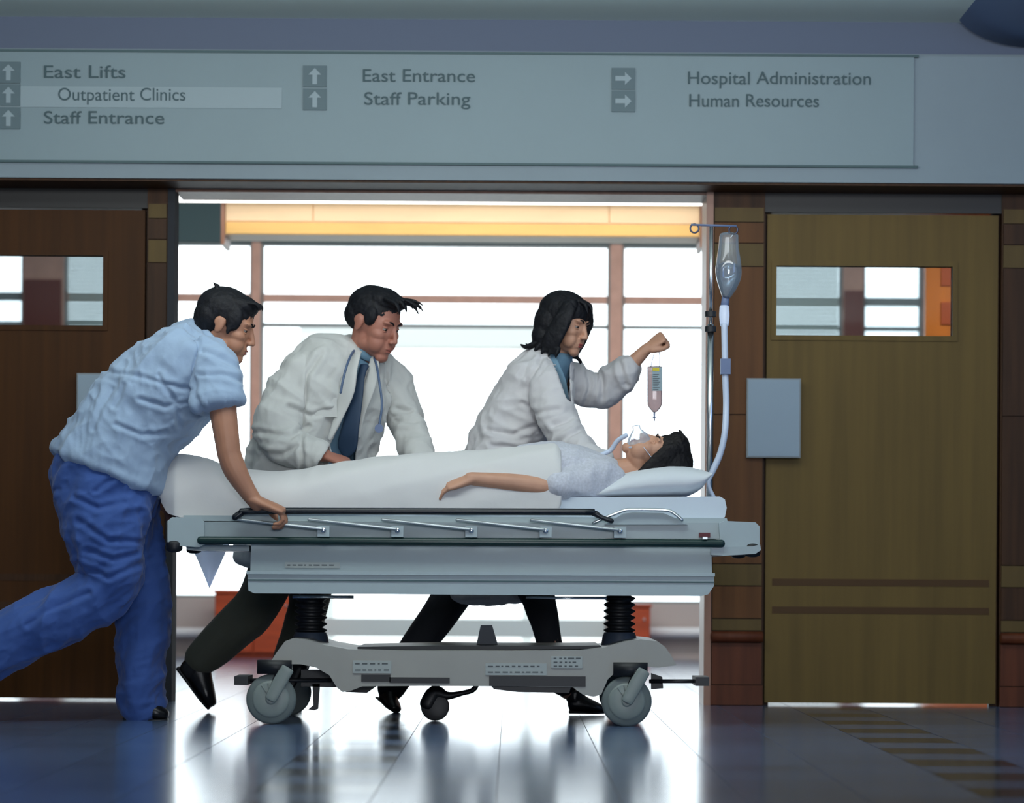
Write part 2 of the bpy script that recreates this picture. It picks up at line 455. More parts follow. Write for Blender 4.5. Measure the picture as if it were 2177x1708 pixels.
# wall above the opening, and its proud fascia
struct('wall_back', box(-5, 5, YW, YW+TH, ZH, ZC), mat('upper_wall_shaded_grey', S(104, 116, 138), .7, bump=.04, bscale=80))  # shade between fascia and ceiling put into this darker wall colour
YS = 12.46
zs0, zs1, zst, zsb = zw(384, YS), zw(352, YS), zw(114, YS), zw(350, YS)
struct('trim_1', box(-5, 4.2, YS, YW, zs0, zst), M_FASCIA, bevel=.004)
struct('trim_2', box(-5, 4.2, YS+.02, YW+TH, ZH-.002, zs0), M_WOODD)             # wood soffit under the fascia
bm = bmesh.new()
struct('trim_3', B(bm, -5, 4.2, YW-.03, YW+.01, zst+.02, zst+.05), M_FASCIA)
# navy soffit at the upper right: a rounded bulkhead hanging from the ceiling
bm = bmesh.new()
loft(bm, [((2.20, 11.4, 3.02), .34, .20), ((2.20, 12.66, 3.02), .34, .20)], sub=1, n=40, cap=.2, ref=(1, 0, 0))
B(bm, 2.20, 4.2, 11.35, 12.7, 2.82, 3.0)
struct('trim_4', bm, M_NAVY, smooth=False, auto=.6)
# piers beside the opening: dark boards, olive inlays, rail, wainscot
def pier(n, x0, x1, m_board):
    z_rail0, z_rail1 = .272, .318
    o = struct('trim_%d' % n, box(x0, x1, YW+.012, YW+TH, 0, ZH), M_WOODD)
    rows = [(2.075, 2.135, M_INLAY, 'inlay_band'), (1.985, 2.07, m_board, 'panel'), (1.885, 1.98, M_INLAY, 'inlay_band'), (1.25, 1.88, m_board, 'panel'),
            (.61, 1.245, m_board, 'panel'), (.515, .605, M_INLAY, 'inlay_band'), (.375, .51, m_board, 'panel'), (.322, .37, M_INLAY, 'inlay_band')]
    for a, b, m, nm in rows:
        obj(nm, box(x0+.006, x1-.006, YW, YW+.02, a, b), m, o, bevel=.002, seg=1)
    obj('wainscot_panel', box(x0+.004, x1-.004, YW-.004, YW+.02, .09, z_rail0-.004), M_WAINS, o, bevel=.003, seg=1)
    obj('skirting', box(x0, x1, YW-.012, YW+.02, .002, .086), M_WAINS, o, bevel=.003, seg=1)
    bm = bmesh.new(); loft(bm, [((x0+.004, YW-.022, .295), .022, .024), ((x1-.004, YW-.022, .295), .022, .024)], sub=1, n=14, cap=.3)
    obj('rail', bm, M_WAINS, o, smooth=True)
    return o
pier(5, DL1+.012, XL-.03, M_WOODD)
pier(6, XR+.03, DR0-.012, M_PIER)
pier(7, DR1+.012, 5, M_WOODD)
pier(8, -5, DL0-.012, M_WOODD)
# jambs of the opening
for n, x0, x1 in ((9, XL-.03, XL), (10, XR, XR+.03)):
    bm = box(x0, x1, YW-.006, YW+(.15 if n == 9 else .30), 0, ZH)
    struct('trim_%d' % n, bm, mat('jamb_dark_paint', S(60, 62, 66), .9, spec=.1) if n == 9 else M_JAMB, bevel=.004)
struct('trim_11', box(XL, XR, YW+.02, YW+.30, ZH-.012, ZH), M_JAMB)
# doors
def door(n, x0, x1, wx0, wx1, wz0, wz1, m, label_side):
    z0, z1, y0, y1 = .012, ZD-.003, YW+.03, YW+.075
    bm = bmesh.new()
    B(bm, x0, wx0, y0, y1, z0, z1); B(bm, wx1, x1, y0, y1, z0, z1)
    B(bm, wx0, wx1, y0, y1, z0, wz0); B(bm, wx0, wx1, y0, y1, wz1, z1)
    o = struct('door_%d' % n, bm, m)
    f = bmesh.new(); e = .022
    for a, b, c, d in ((wx0-e, wx1+e, wz0-e, wz0), (wx0-e, wx1+e, wz1, wz1+e), (wx0-e, wx0, wz0, wz1), (wx1, wx1+e, wz0, wz1)):
        B(f, a, b, y0-.008, y1+.004, c, d)
    obj('glazing_bead', f, m, o)
    obj('pane', box(wx0, wx1, y0+.018, y0+.026, wz0, wz1), M_DGLASS, o)
    mb = mat('kick_rail_oak', S(78, 54, 26), .5, spec=.2) if n == 2 else M_WOODD
    for a, b in ((.395, .425), (.515, .545)):
        obj('kick_rail', box(x0+.03, x1-.03, y0-.002, y0, a, b), mb, o)
    return o
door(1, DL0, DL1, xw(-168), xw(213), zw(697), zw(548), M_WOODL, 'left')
door(2, DR0, DR1, xw(1648), xw(2023), zw(708), zw(560), M_WOODO, 'right')
for n, xa in ((21, DL0), (22, DL1), (23, DR0), (24, DR1)):
    struct('trim_%d' % n, box(xa-.02, xa+.02, YW+.078, YW+.12, 0, ZH), M_WOODD)
# dark door heads between door and header
for n, x0, x1 in ((12, DL0-.012, DL1+.012), (13, DR0-.012, DR1+.012)):
    struct('trim_%d' % n, box(x0, x1, YW+.02, YW+TH, ZD+.005, ZH), mat('door_head_black', S(16, 14, 12), .5))

# ------------------------------------------------------------------ ward beyond the opening
def xf(u): return (u-CX)/F*YF
def zf(v): return H-(v-CY)/F*YF
struct('ceiling_ward', box(-5, 5, YW+TH, 15.75, 2.55, 2.65), M_CEIL)
struct('ceiling_ward_far', box(-5, 5, 15.75, YF+.2, 3.08, 3.18), M_CEIL)
struct('trim_14', box(-5, xw(470, 15.77), 15.75, 15.85, 2.55, 3.08), M_TEAL)
# maple bulkhead over the ward desk line
YB = 15.77; bx0, bx1 = xw(474, YB), xw(1483, YB)
o = struct('trim_15', box(bx0, bx1, YB, YB+.3, zw(503, YB), 2.55), M_BULK)
seams = [bx0, xw(661, YB), xw(1290, YB), bx1]
for a, b in zip(seams, seams[1:]):
    obj('panel', box(a+.004, b-.004, YB-.012, YB+.01, zw(474, YB), 2.545), M_BULK, o, bevel=.002, seg=1)
obj('lower_panel', box(bx0+.004, bx1-.004, YB-.012, YB+.01, zw(501, YB), zw(477, YB)), M_BULKY, o, bevel=.002, seg=1)
for x in (bx0-.02, bx1):
    obj('edge_post', box(x, x+.02, YB-.03, YB+.3, zw(525, YB), 2.55), M_JAMB, o, bevel=.002, seg=1)
# linear ceiling light in front of the bulkhead
cl = thing('ceiling_light', (0, 15.5, 2.5), 'long white ceiling light strip in front of the maple bulkhead beyond the opening', 'ceiling light')
obj('housing', box(xw(365, 15.5), xw(1500, 15.5), 15.38, 15.68, 2.53, 2.549), M_RAILW, cl)
obj('diffuser', box(xw(367, 15.5), xw(1498, 15.5), 15.40, 15.66, 2.512, 2.53), M_LIGHTDIFF, cl, bevel=.004)
# far wall: solid parts between the windows
wins = [(-150, 45, 1275), (132, 300, 1275), (331, 531, 1275), (550, 1293, 1392), (1319, 1560, 1282), (1600, 1788, 1275), (1832, 1958, 1275)]
zt = zf(519)
struct('wall_far', box(-5, 5, YF, YF+.18, zt, 3.1), M_TEAL)
edges = [-5]+[q for a, b, s in wins for q in (xf(a), xf(b))]+[5]
for k in range(0, len(edges), 2):
    x0, x1 = edges[k], edges[k+1]
    struct('wall_far_pier_%d' % (k//2+1), box(x0, x1, YF-.02, YF+.18, 0, zt), M_FRAMEW)
for k, (a, b, s) in enumerate(wins):
    x0, x1, zs = xf(a), xf(b), zf(s)
    if zs > .1: struct('wall_far_sill_%d' % (k+1), box(x0, x1, YF, YF+.18, 0, zs), M_WALLW)
    bm = bmesh.new(); e = .018
    for q in ((x0, x0+e, zs, zt), (x1-e, x1, zs, zt), (x0+e, x1-e, zs, zs+e), (x0+e, x1-e, zt-e, zt)): B(bm, q[0], q[1], YF+.04, YF+.1, q[2], q[3])
    wo = struct('window_%d' % (k+1), bm, M_FRAMEG)
    z1, z2 = zf(636), zf(693)
    obj('transom', box(x0+e, x1-e, YF+.02, YF+.09, z1-.027, z1+.027), M_FRAMEW if k in (1, 2, 3, 4) else M_FRAMEG, wo)
    obj('glazing_bar', box(x0+e, x1-e, YF+.045, YF+.085, z2-.014, z2+.014), M_FRAMEG, wo)
    for c, d in ((zs+e, z2-.014), (z2+.014, z1-.027), (z1+.027, zt-e)):
        obj('pane', box(x0+e, x1-e, YF+.062, YF+.068, c, d), M_GLASS, wo)
    if k == 3:
        obj('kick_panel', box(x0+e, x1-e, YF+.04, YF+.09, zf(1356), zf(1318)), mat('frosted_kick', S(214, 226, 228), .6), wo)
    if k in (1, 5):                   # blind slats too thin to tell apart singly
        bm = bmesh.new(); z = zs+.05
        while z < zt-.03:
            B(bm, x0+.03, x1-.03, YF+.01, YF+.018, z, z+.020); z += .026
        obj('blind_slats', bm, M_BLIND, wo)['kind'] = 'stuff'
# handrails under the side windows
for nm, u0, u1 in (('handrail', 300, 520), ('handrail', 1372, 1570)):
    p0, p1 = P(u0, 1343, YF-.08), P(u1, 1349, YF-.08); z = .17
    z = (p0.z+p1.z)/2
    o = thing('handrail', ((p0.x+p1.x)/2, YF-.08, z), 'white wall handrail at the '+('left' if u0 < 900 else 'right')+' end of the far window wall', 'handrail')
    bm = bmesh.new(); loft(bm, [((p0.x, YF-.08, z), .035, .035), ((p1.x, YF-.08, z), .035, .035)], sub=1, n=12, cap=.4); obj('bar', bm, M_RAILW, o, smooth=True)
    for x in (p0.x+.1, p1.x-.1): obj('bracket', box(x-.015, x+.015, YF-.06, YF, z-.02, z+.01), M_RAILW, o)
# low redwood cabinets under the windows
def cabinet(u0, u1, v0, label):
    x0, x1 = xf(u0), xf(u1); z1 = zf(v0); y0 = YF-.42
    o = thing('low_cabinet', ((x0+x1)/2, y0+.2, 0), label, 'cabinet')
    obj('carcass', box(x0, x1, y0+.02, YF-.13, .03, z1-.02), M_RED, o)
    obj('top', box(x0-.01, x1+.01, y0-.01, YF-.13, z1-.02, z1), M_RED, o, bevel=.004)
    obj('plinth', box(x0+.02, x1-.02, y0+.04, YF-.15, 0, .03), M_RED, o)
    n = max(1, round((x1-x0)/.28))
    for k in range(n):
        a = x0+(x1-x0)*k/n; b = x0+(x1-x0)*(k+1)/n
        d = obj('door', box(a+.006, b-.006, y0, y0+.02, .04, z1-.03), M_RED, o, bevel=.003)
        obj('knob', lathe_y([(.008, -.018), (.010, -.012), (.006, -.002), (.006, 0)], (b-.04, y0, z1-.1), 10), M_CHROME, d)
cabinet(470, 632, 1258, 'low red-brown wooden cabinet seen behind the legs of the man in olive trousers')
cabinet(1338, 1377, 1282, 'narrow red-brown wooden cabinet seen behind the right bellows column')
# dark red board under the taupe strips seen through the door windows
for k, (u0, u1, v0) in enumerate(((50, 128, 602), (1790, 1830, 615))):
    struct('trim_%d' % (16+k), box(xf(u0), xf(u1), YF-.05, YF-.02, .1, zf(v0)), mat('board_dark_red', S(104, 44, 36), .5))
# orange screen wall seen through the right door's window
o = struct('wall_ward_screen', box(xw(1964, 15.4), xw(1964, 15.4)+.6, 15.4, 15.46, 0, 2.54), M_ORANGE)
for i in range(2):
    for j in range(6):
        x = xw(1997, 15.4)+i*.2; z = 1.2+j*.2-.13
        obj('square_panel', box(x, x+.10, 15.39, 15.402, z, z+.115), M_ORANGED, o, bevel=.002, seg=1)
# outside
struct('floor_terrace', box(-30, 30, YF+.2, 60, -.25, -.15), M_PAVE)
struct('trim_18', box(-1.95, .2, 27, 27.4, H+(CY-738)/F*27, H+(CY-694)/F*27), M_CONC)
struct('trim_19', box(-1.75, -1.63, 27.05, 27.35, -.15, H+(CY-738)/F*27), M_CONC)
struct('trim_20', box(.09, .19, 27.05, 27.35, -.15, H+(CY-738)/F*27), M_CONC)

# ------------------------------------------------------------------ overhead directory sign
sg = thing('directory_sign', (0, YS, zst), 'long grey overhead directory sign with arrows and department names above the opening', 'sign')
sx1 = xw(1935, YS)
obj('panel', box(-4.5, sx1, YS-.014, YS, zsb+.004, zst-.006), M_SIGN, sg, bevel=.002, seg=1)
for a in (zsb, zst-.002): obj('edge_strip', box(-4.5, sx1+.02, YS-.02, YS, a-.006, a+.004), M_SIGNLINE, sg)
def on_sign(u, v): return P(u, v, YS)
p0, p1 = on_sign(-120, 206), on_sign(600, 206)
obj('light_strip', box(p0.x, p1.x, YS-.018, YS-.012, on_sign(240, 230).z, on_sign(240, 186).z), M_SIGNL, sg, bevel=.001, seg=1)
def text(s, u0, u1, v_base, name='lettering'):
    c = bpy.data.curves.new('t', 'FONT'); c.body = s; c.size = 1; c.extrude = .0
    to = bpy.data.objects.new('t', c); COL.objects.link(to)
    dg = bpy.context.evaluated_depsgraph_get(); dg.update()
    me = bpy.data.meshes.new_from_object(to.evaluated_get(dg)); bpy.data.objects.remove(to)
    return me
def width(s):
    me = text(s, 0, 0, 0); xs = [q.co.x for q in me.vertices]; bpy.data.meshes.remove(me); return max(xs)-min(xs)
def sign_line(s, u0, u1, v):
    ws = s.split(' ')
    if len(ws) > 1:
        full = width(s); u = u0
        for k, q in enumerate(ws):
            d = (u1-u0)*width(q)/full
            if k == len(ws)-1: u = u1-d
            sign_line(q, u, u+d, v); u += d
        return
    me = text(s, u0, u1, v)
    xs = [q.co.x for q in me.vertices]; w_ = max(xs)-min(xs)
    a, b = on_sign(u0, v), on_sign(u1, v); hgt = (on_sign(u0, v-27).z-a.z)/.70
    kx = (b.x-a.x)/w_
    for q in me.vertices: q.co = Vector((a.x+(q.co.x-min(xs))*kx, YS-.0205, a.z+q.co.y*hgt))
    bm = bmesh.new(); bm.from_mesh(me)
    r = bmesh.ops.extrude_face_region(bm, geom=bm.faces[:])
    for e in r['geom']:
        if isinstance(e, bmesh.types.BMVert): e.co.y += .004
    return obj('lettering', bm, M_LETTER, sg)
def arrow_tile(u, v, up):
    p = on_sign(u, v); h = .049
    t = obj('arrow_tile', box(p.x-h, p.x+h, YS-.024, YS-.012, p.z-h*.92, p.z+h*.92), M_ICON, sg, bevel=.003, seg=1)
    pts = [(0, .034), (.027, .006), (.010, .006), (.010, -.034), (-.010, -.034), (-.010, .006), (-.027, .006)]
    bm = bmesh.new(); f = []
    for y in (YS-.027, YS-.022):
        f.append([bm.verts.new((p.x+(a if up else b), y, p.z+(b if up else -a))) for a, b in pts])
    bm.faces.new(f[0]); bm.faces.new(f[1][::-1])
    for k in range(7): bm.faces.new((f[0][k], f[1][k], f[1][(k+1) % 7], f[0][(k+1) % 7]))
    obj('arrow', bm, M_SIGNL, t)
for s, u0, u1, v, ua, up in (('East Lifts', 95, 268, 167, 20, True), ('Outpatient Clinics', 125, 395, 215, 20, True), ('Staff Entrance', 95, 350, 264, 20, True),
                             ('East Entrance', 772, 1010, 175, 670, True), ('Staff Parking', 775, 1000, 224, 670, True),
                             ('Hospital Administration', 1462, 1850, 180, 1325, False), ('Human Resources', 1465, 1740, 228, 1325, False)):
    sign_line(s, u0, u1, v); arrow_tile(ua, v-11, up)

# notices on the piers
def notice(u0, u1, v0, v1, label):
    y = YW-.035; a, b = P(u0, v1, y), P(u1, v0, y)
    o = thing('notice', ((a.x+b.x)/2, y, a.z), label, 'notice', None)
    obj('paper', box(a.x, b.x, y, y+.004, a.z, b.z), M_PAPER, o)
    obj('backing_board', box(a.x-.006, b.x+.006, y+.004, y+.034, a.z-.006, b.z+.006), M_FRAMEG, o)
notice(1590, 1700, 808, 970, 'blank pale blue-grey paper notice mounted beside the right door')
notice(165, 270, 797, 955, 'pale notice on the left door side, mostly hidden behind the bending man')

# ------------------------------------------------------------------ the gurney
YG, YG2 = 10.80, 11.56
gx = P(1000, 1200, 11.18).x
G = thing('hospital_gurney', (gx, 11.18, 0), 'grey wheeled hospital gurney with folded black-topped side rail being pushed past the opening', 'gurney')
def zz(u, v, Y): return P(u, v, Y).z
# litter deck: side skirt with lower lip
bm = prism([(534, 1156), (1512, 1162), (1514, 1222), (532, 1217)], YG+.05, YG2-.03)
obj('side_panel', bm, M_GUR, G, bevel=.006)
bm = prism([(526, 1217), (1518, 1222), (1518, 1246), (1506, 1264), (1490, 1268), (540, 1262), (528, 1256)], YG+.035, YG2-.02)
obj('lower_lip', bm, M_GURL, G, bevel=.006)
obj('ledge', prism([(524, 1214), (1520, 1219), (1520, 1226), (524, 1221)], YG+.025, YG2-.01), M_GURL, G, bevel=.003)
obj('lip_groove', prism([(527, 1232), (1519, 1237), (1519, 1240), (527, 1235)], YG+.031, YG+.04), M_SIGNLINE, G)
# long green bumper
bm = bmesh.new()
a, b = P(425, 1149, YG), P(1535, 1156, YG)
loft(bm, [((a.x, YG+.012, a.z), .013, .0145), ((b.x, YG+.012, b.z), .013, .0145)], sub=1, n=14, cap=.9)
obj('bumper_strip', bm, M_GREEN, G, smooth=True)
# litter frame above it
obj('litter_frame', prism([(430, 1110), (1548, 1112), (1560, 1146), (425, 1142)], YG+.045, YG2-.04), M_GUR, G, bevel=.006)
obj('litter_top_tray', prism([(390, 1096), (1545, 1102), (1548, 1114), (390, 1108)], YG+.06, YG2-.05), M_GURL, G, bevel=.004)
# end blocks
hb = obj('head_end_block', prism([(1528, 1113), (1540, 1108), (1606, 1111), (1615, 1120), (1615, 1158), (1606, 1166), (1532, 1166)], YG+.03, YG2-.02), M_GURL, G, bevel=.012, seg=3)
obj('corner_bumper', prism([(1512, 1164), (1600, 1162), (1616, 1158), (1618, 1170), (1606, 1178), (1540, 1182), (1512, 1180)], YG+.02, YG2-.01), M_GUR, G, bevel=.006)
p = P(1600, 1168, YG+.04)
for yy in (YG+.05, YG2-.04):
    bm = bmesh.new(); loft(bm, [((p.x, yy, p.z-.018), .03, .03), ((p.x, yy, p.z+.012), .03, .03)], sub=1, n=16, cap=.4)
    obj('roller_bumper', bm, M_BLK, G, smooth=True)
obj('foot_end_block', prism([(356, 1108), (366, 1100), (428, 1102), (434, 1110), (434, 1158), (424, 1164), (362, 1160), (356, 1152)], YG+.03, YG2-.02), M_GURL, G, bevel=.012, seg=3)
p = P(370, 1160, YG+.04)
for yy in (YG+.05, YG2-.04):
    bm = bmesh.new(); loft(bm, [((p.x, yy, p.z-.014), .03, .03), ((p.x, yy, p.z+.008), .03, .03)], sub=1, n=16, cap=.4)
    obj('roller_bumper', bm, M_BLK, G, smooth=True)
obj('foot_end_bracket', prism([(392, 1158), (530, 1160), (530, 1172), (400, 1170)], YG+.09, YG2-.1), M_GUR, G, bevel=.004)
# folded side rail
rail = bmesh.new()
rp = [P(500, 1100, YG), P(512, 1092, YG), P(530, 1087, YG), P(700, 1087, YG), P(1000, 1088, YG), P(1240, 1089, YG), P(1262, 1091, YG), P(1278, 1100, YG), P(1300, 1108, YG)]
loft(rail, [(q, .014, .0125 if i < 7 else .009) for i, q in enumerate(rp)], n=12, sub=3)
obj('rail_top_bar', rail, M_RAILB, G, smooth=True)
bm = bmesh.new()
q = [P(1262, 1112, YG+.015), P(1290, 1100, YG+.015), P(1326, 1086, YG+.015), P(1345, 1084, YG+.015), P(1412, 1085, YG+.015), P(1432, 1091, YG+.015), P(1450, 1106, YG+.015)]
loft(bm, [(k, .007, .006) for k in q], n=10, sub=3)
obj('head_handle', bm, M_CHROME, G, smooth=True)
obj('head_panel', prism([(1285, 1116), (1325, 1092), (1345, 1090), (1410, 1091), (1440, 1104), (1462, 1116)], YG+.03, YG+.05), M_GURL, G, bevel=.004)
for x0 in (500, 657, 814, 972, 1130):
    a, b = P(x0, 1104.5+x0*.0035-2, YG+.006), P(x0+184, 1126+x0*.0035-3, YG-.004)
    bm = bmesh.new(); loft(bm, [(a, .009, .0062), (b, .009, .0062)], sub=1, n=10, ref=(0, 1, 0))
    obj('rail_strut', bm, M_STRUT, G, smooth=True)
    c = P(x0+188, 1129+x0*.0035-3, YG+.01)
    bk = obj('pivot_bracket', B(bmesh.new(), c.x-.022, c.x+.022, YG, YG+.05, c.z-.024, c.z+.016), M_GURL, G, bevel=.008, seg=3)
    obj('pivot_bolt', lathe_y([(.008, -.006), (.010, -.003), (.010, .002)], (c.x, YG, c.z), 12), M_CHROME, bk, smooth=True)
# tag near the head end
obj('red_tag', pbox(1486, 1510, 1133, 1143, YG+.036, YG+.046), M_REDTAG, G)
obj('clip', pbox(1494, 1504, 1142, 1147, YG-.004, YG+.02), M_STRUT, G, bevel=.001, seg=1)
# name plate (relief, worn and unreadable)
def plate(u0, u1, v0, v1, Y, name, rows, seed):
    o = obj(name, pbox(u0, u1, v0, v1, Y-.004, Y+.002), M_LABEL, G, bevel=.0015, seg=1)
    rr = random.Random(seed); bm = bmesh.new()
    for k in range(rows):
        v = v0+(v1-v0)*(k+.5)/rows; u = u0+5
        while u < u1-12:
            wd = rr.uniform(4, 13); pbox(u, u+wd, v-1.3, v+1.3, Y-.005, Y-.0035, bm); u += wd+rr.uniform(3, 6)
    obj('print', bm, M_LABELD, o)['kind'] = 'stuff'
plate(606, 722, 1196, 1208, YG+.05, 'name_plate', 1, 3)
# hydraulic columns with bellows
def column(u, u_w):
    Yc = 11.18; r = u_w/F*Yc
    z1 = P(u, 1266, Yc).z; z0 = P(u, 1347, Yc).z; x = P(u, 1300, Yc).x
    prof = [(r*.55, z1+.03)]; n = 6
    for k in range(n):
        za = z1-(z1-z0)*k/n; zb = z1-(z1-z0)*(k+1)/n; m = (za+zb)/2
        prof += [(r*.70, za-.001), (r*.97, m+.003), (r, m), (r*.97, m-.003)]
    prof += [(r*.7, z0)]
    obj('bellows', lathe_z(prof, (x, Yc, 0), 32), M_BLK, G, smooth=True)
    obj('column_foot', lathe_z([(r*.95, z0+.004), (r*1.05, z0-.01), (r*1.22, z0-.07)], (x, Yc, 0), 32), mat('column_grey', S(58, 68, 84), .4), G, smooth=False, auto=.5)
column(661, 35); column(1317, 34)
for u0, u1 in ((622, 752), (1118, 1290)):
    bm = bmesh.new(); cyl(bm, P(u0, 1269+u0*.004-2, YG+.2), P(u1, 1269+u1*.004-2, YG+.2), .006, 10); obj('release_rod', bm, M_CHROME, G, smooth=True)
# base shell with wheel arches
base = [(572, 1412), (590, 1385), (606, 1364), (622, 1358), (650, 1360), (690, 1372), (740, 1381), (860, 1384), (1100, 1384), (1235, 1383), (1290, 1376), (1330, 1364),
        (1362, 1360), (1398, 1364), (1414, 1376), (1428, 1396), (1438, 1415), (1400, 1420), (1345, 1416), (1315, 1424), (1292, 1445), (1278, 1478), (1262, 1482), (1240, 1478), (1218, 1462),
        (1100, 1460), (900, 1459), (770, 1460), (744, 1470), (728, 1472), (716, 1462), (700, 1436), (672, 1420), (640, 1413)]
obj('base_shell', prism(base, YG+.04, YG2-.03), M_BASE, G, bevel=.010, seg=3, auto=.6)
obj('base_tray', prism([(760, 1376), (930, 1373), (1190, 1374), (1275, 1373), (1285, 1380), (760, 1386)], YG+.1, YG2-.09), M_BLK, G, bevel=.004)
obj('base_fin', prism([(1022, 1330), (1046, 1330), (1062, 1384), (1010, 1384)], 11.12, 11.2), mat('fin_grey', S(46, 56, 68), .5), G, bevel=.006)
plate(750, 832, 1405, 1432, YG+.04, 'maker_label', 2, 5)
plate(1032, 1162, 1411, 1436, YG+.04, 'load_label', 2, 6)
plate(1172, 1238, 1396, 1421, YG+.04, 'warning_label', 3, 8)
for q in ((768, 830, 1435, 1450), (828, 956, 1441, 1453), (1040, 1245, 1438, 1460)):
    obj('dark_slot', pbox(*q, YG+.037, YG+.045), M_BLK, G, bevel=.002, seg=1)
obj('under_bar', prism([(1040, 1454), (1215, 1456), (1210, 1474), (1100, 1472), (1050, 1466)], YG+.06, YG2-.06), M_BLK, G, bevel=.004)
obj('under_bar', prism([(728, 1461), (800, 1460), (780, 1474), (735, 1472)], YG+.2, YG2-.2), M_BLK, G, bevel=.004)
# casters
def caster(u, y, near):
    r = .092; x = P(u, 1490, YG+.06).x; c = (x, y, r)
    fk = bmesh.new()
    z1 = .235; s = -1 if near else 1
    B(fk, x-.05, x+.075, y-.03, y+.03, .185, z1)
    for dy in (-.026, .026):
        loft(fk, [((x+.045, y+dy, .20), .006, .026), ((x+.02, y+dy, .14), .006, .022), ((x, y+dy, r), .006, .018)], ref=(0, 1, 0), n=10)
    o = obj('caster_fork', fk, M_BLK, G, smooth=True)
    s0 = -1 if near else 1
    cv = bmesh.new(); loft(cv, [((x+.062, y+s0*.034, .205), .005, .024), ((x+.03, y+s0*.034, .15), .005, .026), ((x, y+s0*.034, r), .005, .022)], ref=(0, 1, 0), n=14)
    obj('fork_cover', cv, M_HUB, o, smooth=True)
    prof = [(r*.9, -.018), (r*.985, -.012), (r, 0), (r*.985, .012), (r*.9, .018)]
    w_ = obj('tyre', lathe_y([(r*.2, -.0185)]+prof+[(r*.2, .0185)], c, 40), M_TYRE, o, smooth=False, auto=.9)
    hub = lathe_y([(r*.0, s*.026), (r*.16, s*.026), (r*.22, s*.021), (r*.66, s*.024), (r*.74, s*.019), (r*.76, s*.014)], c, 32)
    for k in range(4):
        t = radians(90+k*90/4.0*1.0-34); loft(hub, [((x+r*.2*cos(t), y+s*.023, r+r*.2*sin(t)), .002), ((x+r*.64*cos(t), y+s*.024, r+r*.64*sin(t)), .0025)], sub=1, n=6)
    obj('hub_cap', hub, M_HUB, o, smooth=False, auto=.7)
    return o
for u in (577, 1332):
    caster(u, YG+.055, True); caster(u+6, YG2-.05, False)
# brake pedals and rods at both ends
def pedal(u_tip, u_in, v):
    a, b = P(u_tip, v, YG+.15), P(u_in, v, YG+.15)
    bm = bmesh.new(); cyl(bm, a, b, .0075, 12); obj('brake_rod', bm, M_BLK, G, smooth=True)
    s = 1 if u_tip > u_in else -1
    obj('brake_pedal', B(bmesh.new(), min(a.x, a.x-s*.05), max(a.x, a.x-s*.05), YG+.05, YG+.26, a.z-.014, a.z+.018), M_BLK, G, bevel=.006, seg=2)
pedal(503, 705, 1447); pedal(1504, 1380, 1449)
obj('brake_linkage', prism([(640, 1425), (712, 1425), (716, 1462), (640, 1460)], YG+.16, YG+.2), M_BLK, G, bevel=.006)
obj('brake_linkage', prism([(664, 1455), (680, 1455), (676, 1508), (668, 1511), (655, 1509), (666, 1500)], YG+.16, YG+.18), M_BLK, G, bevel=.002)
obj('brake_linkage', prism([(1385, 1432), (1408, 1440), (1410, 1464), (1385, 1466)], YG+.16, YG+.2), M_BLK, G, bevel=.004)
# steering (fifth) wheel with its arm
c5 = P(925, 1507, 11.18)
bm = lathe_y([(.030, -.016), (.050, -.012), (.054, 0), (.050, .012), (.030, .016)], (c5.x, 11.18, .054), 28)
fw = obj('steering_wheel', bm, M_BLK, G, smooth=False, auto=.9)
bm = bmesh.new()
loft(bm, [((c5.x-.03, 11.18, .06), .022, .03), ((c5.x+.0, 11.18, .105), .02, .03), ((c5.x+.045, 11.18, .095), .014, .016), ((c5.x+.10, 11.18, .105), .01, .010), ((c5.x+.15, 11.18, .125), .01, .01), ((c5.x+.17, 11.18, .20), .01, .01)], ref=(0, 1, 0), n=12)
obj('steering_arm', bm, M_BLK, G, smooth=True)

# mattress
bm = prism([(378, 1062), (1530, 1056), (1541, 1062), (1545, 1080), (1541, 1100), (1530, 1106), (378, 1104), (368, 1092), (368, 1074)], 10.90, 11.48)
mt = obj('mattress', bm, M_MATT, None, bevel=.034, seg=5, auto=1.2)
tag(mt, 'thick white mattress lying on the deck of the gurney', 'mattress')
# pillow
bm = bmesh.new()
Yp = 11.16
N, Mm = 28, 16
x0, x1 = P(1262, 1030, Yp).x, P(1507, 1030, Yp).x
zb = P(1380, 1060, Yp).z
top = [(0, 1052), (.1, 1030), (.25, 1008), (.45, 996), (.65, 991), (.8, 993), (.92, 999), (1, 1008)]
bot = [(0, 1058), (.1, 1062), (.3, 1062), (.6, 1060), (.8, 1058), (.92, 1044), (1, 1014)]
def lerp(tab, t):
    for (a, va), (b, vb) in zip(tab, tab[1:]):
        if t <= b: 
            k = (t-a)/(b-a); return va+(vb-va)*k
    return tab[-1][1]
grid = {}
for sgn in (0, 1):
    for i in range(N+1):
        for j in range(Mm+1):
            t = i/N; s = j/Mm*2-1
            u = 1262+245*t; vt, vb = lerp(top, t), lerp(bot, t)
            vm = (vt*.35+vb*.65)
            k = max(0, 1-abs(s)**2.6)**.5
            v = vm+((vt if sgn == 0 else vb)-vm)*k
            p = P(u, v, Yp); grid[sgn, i, j] = bm.verts.new((p.x, Yp+s*.235, p.z))
for sgn in (0, 1):
    for i in range(N):
        for j in range(Mm):
            bm.faces.new((grid[sgn, i, j], grid[sgn, i+1, j], grid[sgn, i+1, j+1], grid[sgn, i, j+1]))
bmesh.ops.remove_doubles(bm, verts=bm.verts[:], dist=.0015)
def f_p(p, n): return folds([((.4, 1, .1), 14, 4, .004)])(p, n)
for vtx in bm.verts: pass
bmesh.ops.smooth_vert(bm, verts=bm.verts[:], factor=.5, use_axis_x=True, use_axis_y=True, use_axis_z=True)
